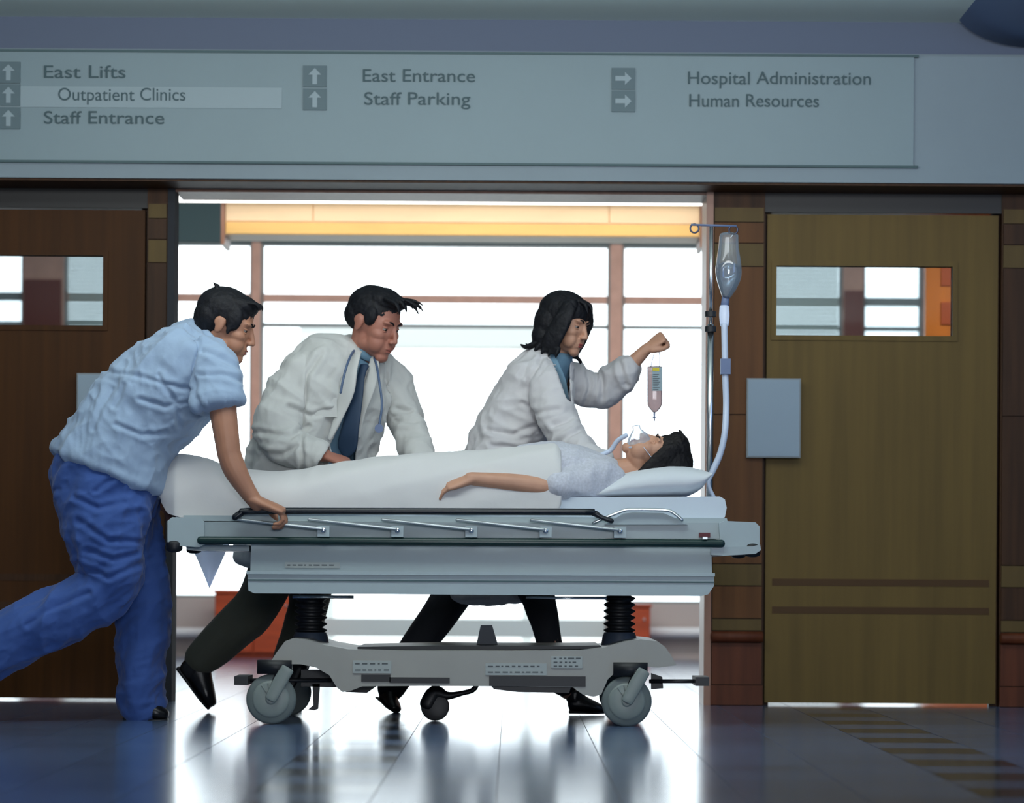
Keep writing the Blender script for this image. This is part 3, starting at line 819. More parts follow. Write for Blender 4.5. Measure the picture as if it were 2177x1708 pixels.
pl = obj('pillow', bm, M_PILLOW, None, smooth=True)
tag(pl, 'plump white pillow under the patient\'s head at the right end of the mattress', 'pillow')

# blanket over the lying body
top = [(352, 1030), (360, 992), (372, 972), (392, 968), (430, 974), (470, 986), (520, 1000), (580, 1008), (640, 1004), (700, 991), (780, 979), (860, 971), (940, 965), (1010, 961), (1080, 955), (1150, 947), (1180, 946), (1192, 960)]
bot = [(352, 1060), (372, 1094), (420, 1108), (480, 1110), (520, 1096), (560, 1087), (800, 1085), (1000, 1085), (1150, 1084), (1192, 1084)]
bm = bmesh.new(); NU, NV = 170, 56; rows = []
fold1 = folds([((1, .15, .25), 9, 1.3, .005), ((.3, 1, .5), 11, 3, .003)])
for i in range(NU+1):
    u = 352+840*i/NU; vt, vb = lerp(top, u), lerp(bot, u)
    tip = min(1, (u-350)/40)
    row = []
    for j in range(NV+1):
        th = pi*j/NV; c_, s_ = cos(th), sin(th)
        cy = math.copysign(abs(c_)**.55, c_); sz = abs(s_)**.8
        Yc = 11.17; hw = .285*(.72+.28*tip)
        Y = Yc-cy*hw
        zt_, zb_ = P(u, vt, Yc).z, P(u, vb, Yc-hw).z
        x = P(u, vt+(vb-vt)*.3, Yc).x
        # two legs under the cloth: a soft valley between them towards the feet
        leg = max(0, min(1, (760-u)/300)); z = zb_+(zt_-zb_)*sz
        z -= leg*.035*math.exp(-((Y-Yc)/.05)**2)*sz
        p = Vector((x, Y, z)); p += Vector((0, -.5*c_, s_))*fold1(p, None)*1.2
        row.append(bm.verts.new(p))
    rows.append(row)
for A, C in zip(rows, rows[1:]):
    for j in range(NV): bm.faces.new((A[j], A[j+1], C[j+1], C[j]))
bm.faces.new(rows[0]); bm.faces.new(rows[-1][::-1])
for r0 in (rows,): 
    pass
bmesh.ops.smooth_vert(bm, verts=bm.verts[:], factor=.5, use_axis_x=True, use_axis_y=True, use_axis_z=True)
bl = obj('blanket', bm, M_SHEET, None, smooth=True)
tag(bl, 'white blanket draped over the lying patient from feet to chest', 'blanket')
# corner of the blanket hanging below the foot end, far side
bm = bmesh.new(); Yd = 11.575; R_ = []
for i in range(15):
    t = i/14
    row = []
    for j in range(13):
        s = j/12
        ul = 368+(444-368)*t**.85; ur = 512+(446-512)*t**1.1
        u = ul+(ur-ul)*s; v = 1100+(1250-1100)*t+(-16*t*(1-t)*abs(s-.5)*2)
        p = P(u, v, Yd); p.y += .012*sin(s*7+t*2)*(1-t*.5); row.append(bm.verts.new(p))
    R_.append(row)
for A, C in zip(R_, R_[1:]):
    for j in range(12): bm.faces.new((A[j], A[j+1], C[j+1], C[j]))
bmesh.ops.solidify(bm, geom=bm.faces[:], thickness=.004)
obj('hanging_corner', bm, glass('sheet_drape', (.01, .01, .01, 1), 0.0, fog=.75), bl, smooth=True)

# ------------------------------------------------------------------ IV pole, IV bottle and its line
Yi = 11.42
pb = P(1508, 1112, Yi); pt = P(1508, 482, Yi)
ivp = thing('iv_pole', (pb.x, Yi, pb.z), 'thin steel drip pole with looped cross bar rising from the head end of the gurney', 'IV pole')
bm = bmesh.new(); cyl(bm, (pb.x, Yi, pb.z), (pb.x, Yi, P(1508, 690, Yi).z), .0125, 16); obj('lower_tube', bm, M_CHROME, ivp, smooth=True)
bm = bmesh.new(); cyl(bm, (pb.x, Yi, P(1508, 700, Yi).z), (pb.x, Yi, pt.z), .007, 14); obj('upper_tube', bm, M_CHROME, ivp, smooth=True)
for v in (668, 700):
    p = P(1504, v, Yi); obj('clamp_collar', lathe_z([(.014, -.012), (.022, -.01), (.022, .01), (.014, .012)], (pb.x, Yi, p.z), 20), M_BLK, ivp, smooth=False, auto=.6)
a, b = P(1469, 478, Yi), P(1566, 481, Yi)
bm = bmesh.new(); cyl(bm, a, b, .0042, 12); obj('cross_bar', bm, M_CLAMP, ivp, smooth=True)
def ring_mesh(c, r, t, n=28):
    bm = bmesh.new(); R = []
    for i in range(n):
        A = 2*pi*i/n; d = Vector((cos(A), 0, sin(A)))
        R.append([bm.verts.new(Vector(c)+d*(r+t*cos(2*pi*k/8))+Vector((0, t*sin(2*pi*k/8), 0))) for k in range(8)])
    for i in range(n):
        A, C = R[i], R[(i+1) % n]
        for k in range(8): bm.faces.new((A[k], A[(k+1) % 8], C[(k+1) % 8], C[k]))
    return bm
for u, v in ((1476.5, 486), (1559, 489)):
    obj('hook_loop', ring_mesh(P(u, v, Yi), .0165, .0034), M_STETH if False else mat('hook_steel_dark', S(70, 74, 96), .35, metal=.6), ivp, smooth=True)
# bottle hanging from the right loop
def bag_loft(bm, pts, Y, depth):
    loft(bm, [((P(u, v, Y).x, Y, P(u, v, Y).z), depth*dk, hw/F*Y) for u, v, hw, dk in pts], ref=(0, 1, 0), n=24, sub=3, cap=.4)
ib = P(1548, 640, Yi)
ivb = thing('iv_bottle', (ib.x, Yi, ib.z), 'clear glassy drip bottle hanging from the right loop of the drip pole', 'IV bottle')
bm = bmesh.new(); bag_loft(bm, [(1550, 500, 20, .6), (1549, 528, 22, .8), (1549, 560, 27, 1), (1549, 588, 27, 1), (1547, 612, 19, .8), (1544, 632, 9, .5)], Yi, .045)
obj('bottle_body', bm, M_BAGC, ivb, smooth=True)
bm = bmesh.new(); bag_loft(bm, [(1549, 566, 23, .9), (1548, 588, 24, .9), (1546, 611, 16, .7), (1544, 628, 7, .4)], Yi, .042)
obj('fluid', bm, glass('clear_fluid', (.80, .90, .97, 1), 1.6, fog=.05, rough=.03), ivb, smooth=True)
bm = bmesh.new(); loft(bm, [(P(1559, 497, Yi), .002), (P(1554, 505, Yi), .002)], sub=1, n=8); obj('hanger', bm, M_CHROME, ivb, smooth=True)
bm = bmesh.new(); bag_loft(bm, [(1543, 632, 8, .4), (1541, 650, 9, .45)], Yi, .03); obj('stopper', bm, M_CLAMP, ivb, smooth=True)
bm = bmesh.new(); bag_loft(bm, [(1540, 652, 10, .6), (1540, 672, 11, .65), (1540, 692, 9, .55)], Yi, .03); obj('drip_chamber', bm, glass('chamber_clear', (.92, .95, 1, 1), 1, fog=.5, rough=.05), ivb, smooth=True)
bm = bmesh.new()
tp = [(1540, 692), (1541, 740), (1542, 800), (1544, 860), (1541, 920), (1531, 965), (1516, 1000), (1507, 1022), (1508, 1038), (1518, 1058)]
loft(bm, [(P(u, v, Yi-.01 if i < 4 else Yi-.045), .0115 if i < 7 else .008, .0125 if i < 7 else .008) for i, (u, v) in enumerate(tp)], n=14, sub=5)
obj('tubing', bm, M_TUBE, ivb, smooth=True)
a = P(1541.5, 780, Yi-.01); obj('roller_clamp', B(bmesh.new(), a.x-.018, a.x+.02, Yi-.03, Yi+.012, a.z-.03, a.z+.03), M_CLAMP, ivb, bevel=.004)

# ------------------------------------------------------------------ people
def head_matrix(u, v, Y, fwd, up, k):
    f = Vector(fwd).normalized(); z = Vector(up); z = (z-f*z.dot(f)).normalized(); y = z.cross(f)
    m = Matrix((f, y, z)).transposed().to_4x4()
    return Matrix.Translation(P(u, v, Y)) @ m @ Matrix.Diagonal((k, k, k, 1))
def head_bm(bm, M, female=False):
    e = lambda c, r, rot=None: ell(bm, c, r, rot, M, 24, 16)
    jw = .9 if female else 1.0
    e((-.006, 0, .038), (.098, .076, .088))
    e((.044, 0, .006), (.052, .064, .084))
    e((.040, 0, -.050), (.052, .056*jw, .056))
    e((.02, 0, -.062), (.054, .059*jw, .038))
    e((.074, 0, -.095), (.021, .028*jw, .022))
    for s in (-1, 1):
        e((.058, s*.038, -.018), (.031, .027, .024))
        e((.056, s*.034, -.050), (.034, .028*jw, .036))
        e((.080, s*.026, .029), (.017, .027, .010))
        e((.101, s*.0085, -.034), (.010, .0078, .0078))
        ey = .070 if female else .077
        e((-.004, s*ey, -.002), (.015, .009, .029), Matrix.Rotation(.25, 3, 'Y'))
        e((-.010, s*(ey+.003), .010), (.018, .006, .019))
    loft(bm, [(M @ Vector((.090, 0, .020)), .0085*jw), (M @ Vector((.103, 0, -.008)), .0095*jw), (M @ Vector((.1125, 0, -.030)), .0105*jw)], n=12)
    e((.074, 0, -.062), (.024, .037, .033))
    e((.0945, 0, -.0615), (.0085, .021, .0055))
    e((.0925, 0, -.0715), (.0090, .018, .0065))
def head_post(M):
    inv = M.inverted(); f = (M.to_3x3() @ Vector((1, 0, 0)))
    def post(p, n):
        h = inv @ p
        if h.x < .03 or abs(h.z) > .13: return None
        d = 0.0
        for s in (-1, 1):
            q = Vector((h.x-.088, h.y-s*.032, (h.z-.006)*1.25)); d -= .0085*math.exp(-(q.length/.016)**2)
        q = Vector((h.x-.102, h.y*.55, (h.z+.0665)*3.2)); d -= .003*math.exp(-(q.length/.011)**2)
        return f*d if d < -1e-4 else None
    return post
def face_parts(root, M, hairmat, skin, lip, closed=False):
    for s in (-1, 1):
        bm = bmesh.new(); ell(bm, (.0735, s*.032, .005), (.0115, .0135, .0085), None, M)
        e = obj('eye', bm, skin if closed else M_EYE, root, smooth=True)
        if not closed:
            bm = bmesh.new(); ell(bm, (.0815, s*.0325, .0040), (.0052, .0062, .0060), None, M, 14, 10)
            obj('iris', bm, M_IRIS, e, smooth=True)
        for dz, rz in ((.0105, .0058), (-.0035, .0038)):
            bm = bmesh.new(); ell(bm, (.0742, s*.032, dz), (.0128, .0165, rz), None, M)
            obj('eyelid', bm, skin, root, smooth=True)
        bm = bmesh.new(); loft(bm, [(M @ Vector((.095, s*.012, .0255)), .0030), (M @ Vector((.0945, s*.030, .033)), .0038), (M @ Vector((.082, s*.049, .028)), .0022)], n=8)
        obj('eyebrow', bm, hairmat, root, smooth=True)
    bm = bmesh.new()
    for c, r in (((.0978, 0, -.0615), (.0062, .0185, .0042)), ((.0962, 0, -.0712), (.0062, .016, .0050))): ell(bm, c, r, None, M)
    obj('lips', bm, lip, root, smooth=True)
def hand_bm(bm, wrist, d, dorsal, side, curl=(40, 50, 35), k=1.0, thumb=(35, 30), spread=4, thumb0=48):
    X = Vector(d).normalized(); Z = Vector(dorsal); Z = (Z-X*Z.dot(X)).normalized(); Y = Z.cross(X)
    O = Vector(wrist); W = lambda p: O+(X*p[0]+Y*(p[1]*side)+Z*p[2])*k
    loft(bm, [(W((-.02, 0, 0)), .027*k, .020*k), (W((.015, 0, 0)), .032*k, .018*k), (W((.055, -.002, .002)), .041*k, .0155*k), (W((.086, -.002, .003)), .041*k, .0125*k)], ref=Y, n=16, cap=.6)
    for y, L, r in ((.029, .070, .0087), (.0095, .079, .0090), (-.0105, .073, .0086), (-.029, .057, .0076)):
        p = Vector((.080, y*.95, .002)); a = 0.0; yaw = radians(spread)*y/.03
        pts = [(W(p), r*1.05*k)]
        for seg, c in zip((.46, .30, .24), curl):
            a += radians(c); q = Vector((cos(a)*cos(yaw), cos(a)*sin(yaw), -sin(a)))*L*seg
            m = p+q*.5; p = p+q
            pts += [(W(m), r*.94*k), (W(p), r*.97*k)]; r *= .93
        loft(bm, pts, n=10, sub=2)
    p = Vector((.018, .026, -.006)); a0 = radians(thumb0); pts = [(W(p), .0145*k)]
    dz = -.35
    for L, t in ((.042, 0), (.033, thumb[0]), (.027, thumb[1])):
        a0 -= radians(t); q = Vector((cos(a0), sin(a0), dz)).normalized()*L; dz -= .18
        pts.append((W(p+q), (.0115 if L > .04 else .0102 if L > .03 else .0085)*k)); p = p+q
    loft(bm, pts, n=10, sub=3)
def limb(bm, pts, n=16, sub=4, ref=None): loft(bm, [(P(u, v, Y), r) if not isinstance(r, tuple) else (P(u, v, Y), r[0], r[1]) for u, v, Y, r in pts], n=n, sub=sub, ref=ref)
def trunk(bm, pts, ref=(0, 1, 0), n=26, sub=4, cap=.35, power=2.2): loft(bm, [(P(u, v, Y), a, b) for u, v, Y, a, b in pts], ref=ref, n=n, sub=sub, cap=cap, power=power)
def shoe(root, heel, toe, up=(0, 0, 1), k=1.0, name='shoe'):
    """leather shoe from the heel point to the toe point (sole line)"""
    a, b = Vector(heel), Vector(toe); X = (b-a); L = X.length; X.normalize()
    Z = Vector(up); Z = (Z-X*Z.dot(X)).normalized(); Y = Z.cross(X)
    bm = bmesh.new()
    W = lambda x, z: a+X*(x*L)+Z*z*k
    loft(bm, [(W(.03, .048), .028*k, .040*k), (W(.25, .048), .031*k, .044*k), (W(.5, .040), .036*k, .034*k), (W(.75, .030), .041*k, .026*k), (W(.95, .022), .030*k, .018*k)], ref=Y, n=18, cap=.6)
    loft(bm, [(W(.12, .06), .034*k, .04*k), (W(.14, .10), .036*k, .045*k)], ref=Y, n=16, cap=.3)
    o = fuse(name, bm, M_SHOE, root, voxel=.005, smooth=3)
    s = bmesh.new()
    loft(s, [(W(-.02, .008), .030*k, .008*k), (W(.25, .008), .031*k, .008*k), (W(.5, .006), .034*k, .006*k), (W(.75, .006), .043*k, .006*k), (W(1.0, .008), .028*k, .006*k)], ref=Y, n=14, cap=.5)
    obj('sole', s, M_BLK, o, smooth=True)
    return o
def tufts(bm, M, specs):
    for p, q, r0, bend in specs:
        a, b = Vector(p), Vector(q); m = (a+b)/2+Vector(bend)
        loft(bm, [(M @ a, r0, r0*.6), (M @ m, r0*.75, r0*.5), (M @ b, .0012, .0012)], n=8, sub=3)
def hair_noise(M, amp):
    inv = M.inverted()
    def f(p, n):
        h = inv @ p
        return amp*(noise.noise(Vector((h.x*35, h.y*110, h.z*40)))+.6*noise.noise(Vector((h.x*90, h.y*200, h.z*90))))
    return f

# ===== the man in blue scrubs pushing at the foot end
p1 = thing('person', P(235, 1540, 11.05)*1.0, 'bending person in light blue scrubs top pushing the gurney from its foot end', 'person')
HM = head_matrix(478, 694, 11.0, (cos(radians(17)), -.06, -sin(radians(17))), (sin(radians(17)), -.05, cos(radians(17))), 1.06)
bm = bmesh.new(); head_bm(bm, HM)
limb(bm, [(470, 705, 11.0, .058), (452, 735, 11.01, .062), (430, 765, 11.02, .08)])
trunk(bm, [(232, 1010, 11.02, .15, .12), (275, 910, 11.02, .14, .11), (350, 830, 11.02, .16, .12), (420, 770, 11.02, .17, .10), (445, 745, 11.02, .12, .08)])
limb(bm, [(440, 775, 10.87, .055), (466, 800, 10.83, .056), (475, 880, 10.79, .050), (484, 945, 10.775, .045), (488, 968, 10.775, .044), (500, 1000, 10.775, .043), (522, 1038, 10.78, .034), (546, 1072, 10.785, .027)])
limb(bm, [(440, 775, 11.17, .055), (420, 800, 11.21, .055), (350, 930, 11.24, .044), (350, 1000, 11.2, .04), (354, 1075, 11.13, .028)])
hand_bm(bm, P(546, 1066, 10.785), (.92, .0, -.38), (.38, -.12, .92), 1, curl=(50, 62, 40), k=1.2, thumb=(25, 25))
hand_bm(bm, P(354, 1072, 11.13), (.3, -.3, -.8), (-.8, 0, .5), -1, curl=(50, 60, 40), k=1.0)
limb(bm, [(215, 1030, 10.93, .09), (236, 1220, 10.92, .06), (120, 1310, 10.92, .055), (-60, 1402, 10.92, .042)], sub=2)
limb(bm, [(250, 1040, 11.12, .09), (298, 1265, 11.13, .06), (302, 1380, 11.13, .052), (302, 1500, 11.13, .042)], sub=2)
body = fuse('body', bm, M_SKIN, p1, voxel=.0036, smooth=5, post=head_post(HM))
face_parts(p1, HM, M_HAIR, M_SKIN, M_LIP)
bm = bmesh.new()
e = lambda c, r, rot=None: ell(bm, c, r, rot, HM, 24, 16)
e((-.014, 0, .052), (.104, .083, .084)); e((-.05, 0, .02), (.068, .080, .072)); e((.03, 0, .086), (.068, .070, .040)); e((-.07, 0, -.022), (.042, .058, .04))
for s in (-1, 1): e((.035, s*.066, .035), (.030, .016, .045)); e((.028, s*.071, .005), (.010, .008, .03))
tufts(bm, HM, [((.06, y, .10), (.105+.01*abs(y)*5, y*1.1, .085), .016, (.01, 0, .012)) for y in (-.045, -.02, .01, .04)]+[((-.06, y, .12), (-.082, y, .134), .012, (0, 0, .003)) for y in (-.03, .02)])
fuse('hair', bm, M_HAIR, p1, voxel=.0038, smooth=3, post=hair_noise(HM, .0016))
# scrub top
bm = bmesh.new()
trunk(bm, [(232, 1000, 11.02, .215, .220), (252, 955, 11.02, .205, .198), (290, 893, 11.02, .2, .183), (342, 836, 11.02, .205, .185), (392, 786, 11.02, .215, .162), (432, 748, 11.02, .2, .125), (456, 728, 11.01, .11, .082)], cap=.12)
loft(bm, [(P(u, v, Y), a_, b_) for u, v, Y, a_, b_ in ((432, 765, 10.90, .08, .088), (454, 790, 10.85, .072, .082), (461, 825, 10.81, .066, .085), (466, 862, 10.79, .066, .091))], ref=(0, 1, 0), sub=4, cap=.04, n=26)
limb(bm, [(430, 765, 11.16, (.085, .09)), (400, 810, 11.22, (.07, .075)), (385, 850, 11.24, (.066, .07))], ref=(0, 1, 0))
ff = folds([((.75, .1, .65), 9, 2.2, .012), ((-.9, 0, .3), 13, 3, .010), ((-.6, .2, .8), 20, 4, .005), ((0, .3, 1), 34, 8, .002)])
cr = creases([[(225, 792), (300, 803), (380, 822), (416, 829)], [(432, 752), (470, 768), (505, 790)], [(428, 800), (470, 800), (504, 814)], [(238, 828), (218, 872), (202, 915)], [(268, 822), (246, 866)],
              [(424, 735), (414, 785), (420, 838), (436, 874)], [(300, 850), (350, 862), (400, 850)], [(250, 905), (300, 925), (350, 915)], [(340, 800), (370, 850), (375, 900)]], .0062, 4.5)
top1 = fuse('scrub_top', bm, M_SCRUB, p1, voxel=.0055, smooth=4, post=both(ff, cr))
bm = bmesh.new(); loft(bm, [(P(466, 853, 10.79), .068, .092), (P(467, 865, 10.788), .068, .094)], ref=(0, 1, 0), sub=1, n=30, cap=.05)
obj('sleeve_hem', bm, M_SCRUB, top1, smooth=True)
bm = bmesh.new()
loft(bm, [(P(451, 731, 11.01), .095, .075), (P(461, 722, 11.01), .086, .068)], ref=(0, 1, 0), sub=1, n=30, cap=.05); obj('neck_band', bm, M_SCRUB, top1, smooth=True)
# trousers
bm = bmesh.new()
trunk(bm, [(244, 968, 11.02, .18, .165), (230, 1005, 11.02, .195, .187), (226, 1050, 11.02, .20, .182), (226, 1090, 11.02, .185, .16)], cap=.3)
limb(bm, [(218, 1050, 10.93, (.11, .165)), (222, 1110, 10.92, (.115, .145)), (229, 1170, 10.92, (.11, .118)), (240, 1222, 10.92, (.10, .098)), (205, 1268, 10.92, (.09, .088)), (130, 1308, 10.92, (.092, .092)), (40, 1352, 10.92, (.095, .095)), (-50, 1400, 10.92, (.09, .088))], ref=(0, 1, 0))
limb(bm, [(250, 1050, 11.12, (.11, .14)), (275, 1130, 11.13, (.11, .112)), (292, 1210, 11.14, (.105, .098)), (302, 1275, 11.14, (.098, .090)), (303, 1350, 11.14, (.095, .086)), (302, 1430, 11.14, (.09, .078)), (302, 1490, 11.14, (.09, .078))], ref=(0, 1, 0))
ff = folds([((.8, .1, .45), 9, 2.5, .012), ((.2, .1, 1), 11, 2, .012), ((.7, .1, .3), 20, 4, .006), ((.5, .5, .5), 34, 9, .002)])
cr = creases([[(165, 1060), (210, 1082), (260, 1070)], [(172, 1108), (230, 1150), (292, 1150)], [(170, 1195), (230, 1228), (300, 1195)], [(250, 985), (235, 1020), (205, 1045)], [(190, 1170), (240, 1190), (280, 1180)], [(60, 1330), (120, 1290), (190, 1262)], [(292, 1090), (298, 1160), (310, 1230)]], .0075, 5)
fuse('trousers', bm, M_TROU, p1, voxel=.006, smooth=4, post=both(ff, cr))
shoe(p1, P(266, 1534, 11.12), P(356, 1536, 11.12), k=1.2)
shoe(p1, P(-95, 1390, 10.92), P(-70, 1520, 10.92), up=(-1, 0, .2), k=1.0)

# ===== the man in the white coat behind the gurney
p2 = thing('person', P(640, 1512, 11.9), 'leaning person in open white coat, dark tie and olive trousers behind the gurney', 'person')
cy_, sy_ = cos(radians(50)), sin(radians(50))
L2 = (sy_, cy_, 0)
hy = radians(33); hp = radians(20)
HM = head_matrix(793, 690, 11.72, (cos(hy)*cos(hp), -sin(hy)*cos(hp), -sin(hp)), (cos(hy)*sin(hp), -sin(hy)*sin(hp), cos(hp)), 1.13)
bm = bmesh.new(); head_bm(bm, HM)
limb(bm, [(783, 705, 11.73, .062), (775, 745, 11.76, .064), (760, 790, 11.8, .08)])
trunk(bm, [(625, 1090, 11.85, .15, .11), (665, 970, 11.83, .145, .11), (710, 860, 11.8, .16, .11), (745, 790, 11.8, .15, .08)], ref=L2)
limb(bm, [(680, 800, 11.70, .055), (640, 810, 11.68, .055), (590, 915, 11.62, .045), (630, 948, 11.56, .040), (690, 968, 11.49, .027)])
limb(bm, [(800, 800, 11.92, .055), (832, 820, 11.93, .05), (862, 895, 11.9, .043), (893, 985, 11.75, .028)])
hand_bm(bm, P(690, 968, 11.49), (.88, -.25, -.30), (.25, -.35, .9), 1, curl=(25, 35, 25), k=1.05)
hand_bm(bm, P(893, 985, 11.75), (.3, -.5, -.85), (.6, -.5, .4), -1, curl=(35, 40, 25))
limb(bm, [(605, 1090, 11.8, .085), (545, 1285, 11.8, .058), (480, 1350, 11.8, .052), (408, 1424, 11.8, .04)], sub=2)
limb(bm, [(640, 1090, 11.95, .085), (655, 1285, 11.95, .058), (620, 1400, 11.95, .05), (592, 1475, 11.95, .04)], sub=2)
fuse('body', bm, M_SKIN2, p2, voxel=.0036, smooth=5, post=head_post(HM))
face_parts(p2, HM, M_HAIR, M_SKIN2, M_LIP)
bm = bmesh.new()
e = lambda c, r, rot=None: ell(bm, c, r, rot, HM, 24, 16)
e((-.014, 0, .050), (.102, .080, .084)); e((-.050, 0, .02), (.066, .077, .062)); e((.02, 0, .092), (.066, .066, .046)); e((.052, 0, .098), (.048, .055, .03))
for s in (-1, 1): e((.026, s*.067, .035), (.026, .014, .035))
tufts(bm, HM, [((.06, y, .105), (.128+.2*abs(y), y*1.4+.01, .082+z), .017, (.012, 0, .014)) for y, z in ((-.05, -.01), (-.03, .01), (-.01, -.004), (.012, .012), (.035, -.002), (.05, .01))]
      +[((.05, y, .11), (.165, y+.015, .112+z), .012, (.01, 0, .012)) for y, z in ((-.02, .0), (.01, -.008), (.03, .004))])
fuse('hair', bm, M_HAIR, p2, voxel=.0036, smooth=1, post=hair_noise(HM, .0018))
# shirt
bm = bmesh.new()
trunk(bm, [(640, 1060, 11.84, .20, .15), (672, 950, 11.83, .19, .15), (716, 850, 11.8, .19, .145), (745, 790, 11.78, .16, .11), (766, 762, 11.77, .085, .08)], ref=L2)
sh2 = fuse('shirt', bm, M_SHIRT, p2, voxel=.007, smooth=5, post=folds([((.5, -.2, .8), 10, 3, .005)]))
bm = bmesh.new(); loft(bm, [(P(769, 757, 11.765), .078, .076), (P(776, 742, 11.76), .070, .068)], ref=L2, sub=1, n=28, cap=.05); obj('collar', bm, M_SHIRT, sh2, smooth=True)
# tie hanging forward
bm = bmesh.new()
Yt = 11.60
loft(bm, [(P(775, 778, 11.66), .020, .012), (P(768, 800, 11.635), .016, .008), (P(757, 850, 11.61), .028, .006), (P(745, 910, 11.61), .036, .006), (P(738, 950, 11.63), .04, .006), (P(734, 972, 11.64), .012, .004)], ref=(.9, -.3, 0), n=14, cap=.3)
obj('tie', bm, M_TIE, p2, smooth=True)
# coat
op = [(770, 748), (752, 764), (754, 800), (745, 850), (727, 895), (700, 950), (672, 992), (640, 1060), (760, 1060), (757, 975), (758, 900), (763, 845), (777, 800), (786, 772), (800, 748)]
fw2 = Vector((cy_, -sy_, 0))
def coat_cut(c, n):
    if n.dot(fw2) < .12 or c.z < .6: return False
    u, v = UV(c); return inside(op, u, v)
bm = bmesh.new()
trunk(bm, [(628, 1200, 11.86, .24, .20), (640, 1090, 11.85, .25, .205), (656, 1000, 11.84, .25, .20), (674, 930, 11.83, .24, .19), (706, 850, 11.8, .235, .178), (732, 795, 11.79, .225, .15), (752, 768, 11.78, .18, .115), (767, 752, 11.77, .10, .085)], ref=L2, cap=.12)
limb(bm, [(690, 790, 11.71, .085), (650, 795, 11.69, .09), (618, 845, 11.66, .088), (592, 905, 11.62, .084), (604, 940, 11.58, .070), (640, 958, 11.545, .056), (676, 966, 11.505, .046)])
limb(bm, [(790, 800, 11.90, .075), (822, 802, 11.93, .072), (846, 850, 11.92, .066), (864, 895, 11.9, .060), (878, 935, 11.83, .052), (894, 980, 11.75, .046)])
ff = folds([((.6, -.2, .75), 8, 1.6, .012), ((-.6, .2, .6), 12, 3, .010), ((.9, 0, -.2), 18, 4, .005), ((.3, .5, .6), 34, 9, .002)])
cr = creases([[(612, 868), (660, 882), (722, 866)], [(552, 918), (620, 932), (655, 905)], [(684, 757), (655, 800), (648, 860), (640, 930), (648, 985)], [(560, 955), (600, 965), (635, 950)], [(818, 770), (812, 830), (822, 900)], [(846, 870), (868, 880)], [(850, 900), (880, 905)]], .009, 4.5)
ct2 = fuse('white_coat', bm, M_COAT, p2, voxel=.006, smooth=4, post=both(ff, cr), cut=coat_cut, thick=.004)
# lapels along the opening
def strip(pts, wd, th, m, name, root, ref):
    bm = bmesh.new(); loft(bm, [(P(u, v, Y), wd*k, th) for u, v, Y, k in pts], ref=ref, n=12, cap=.4); return obj(name, bm, m, root, smooth=True)
strip([(758, 752, 11.66, .8), (744, 790, 11.60, 1.2), (737, 830, 11.585, 1.3), (722, 880, 11.595, .8), (700, 935, 11.60, .35)], .026, .006, M_COAT, 'lapel', ct2, (.9, -.3, .2))
strip([(795, 752, 11.72, .7), (794, 790, 11.66, 1.1), (784, 830, 11.64, 1.1), (770, 880, 11.65, .6), (763, 930, 11.66, .3)], .022, .006, M_COAT, 'lapel', ct2, (.9, -.3, .2))
bm = bmesh.new(); a = P(700, 846, 11.585); obj('chest_pocket', B(bm, a.x-.055, a.x+.03, a.y+.002, a.y+.03, a.z-.075, a.z), M_COAT, ct2, bevel=.006)
# stethoscope round the neck
bm = bmesh.new()
loft(bm, [(P(u, v, Y), .005) for u, v, Y in ((806, 905, 11.57), (812, 860, 11.58), (806, 810, 11.60), (800, 775, 11.66), (790, 752, 11.74), (772, 738, 11.83), (756, 742, 11.70), (742, 765, 11.585), (731, 800, 11.545), (724, 835, 11.535))], n=10, sub=5)
st = obj('stethoscope', bm, M_STETH, p2, smooth=True)
bm = bmesh.new(); a = P(806, 905, 11.57); cyl(bm, (a.x, a.y-.008, a.z-.012), (a.x, a.y+.008, a.z-.012), .017, 20); obj('chest_piece', bm, M_CLAMP, st, auto=.5)
# trousers and shoes
bm = bmesh.new()
trunk(bm, [(625, 1075, 11.86, .16, .13), (615, 1120, 11.86, .17, .14)], ref=L2)
limb(bm, [(605, 1100, 11.8, .115), (580, 1210, 11.8, .10), (548, 1285, 11.8, .086), (498, 1335, 11.8, .080), (452, 1380, 11.8, .068), (430, 1400, 11.8, .060)])
limb(bm, [(640, 1100, 11.95, .11), (655, 1210, 11.95, .09), (655, 1290, 11.95, .074), (625, 1390, 11.95, .068), (596, 1468, 11.95, .064)])
fuse('trousers', bm, M_OLIVE, p2, voxel=.007, smooth=5, post=folds([((-.7, 0, -.7), 10, 2, .008), ((.3, 0, 1), 12, 4, .005)]))
bm = bmesh.new(); loft(bm, [(P(440, 1392, 11.8), .054), (P(418, 1414, 11.8), .047), (P(404, 1428, 11.8), .044)], n=18, cap=.75); obj('sock', bm, M_BLKCL, p2, smooth=True)
shoe(p2, P(376, 1426, 11.8), P(440, 1510, 11.8), up=(.85, 0, .52), k=1.3)
shoe(p2, P(584, 1512, 11.95), P(640, 1512, 11.95), k=1.0)

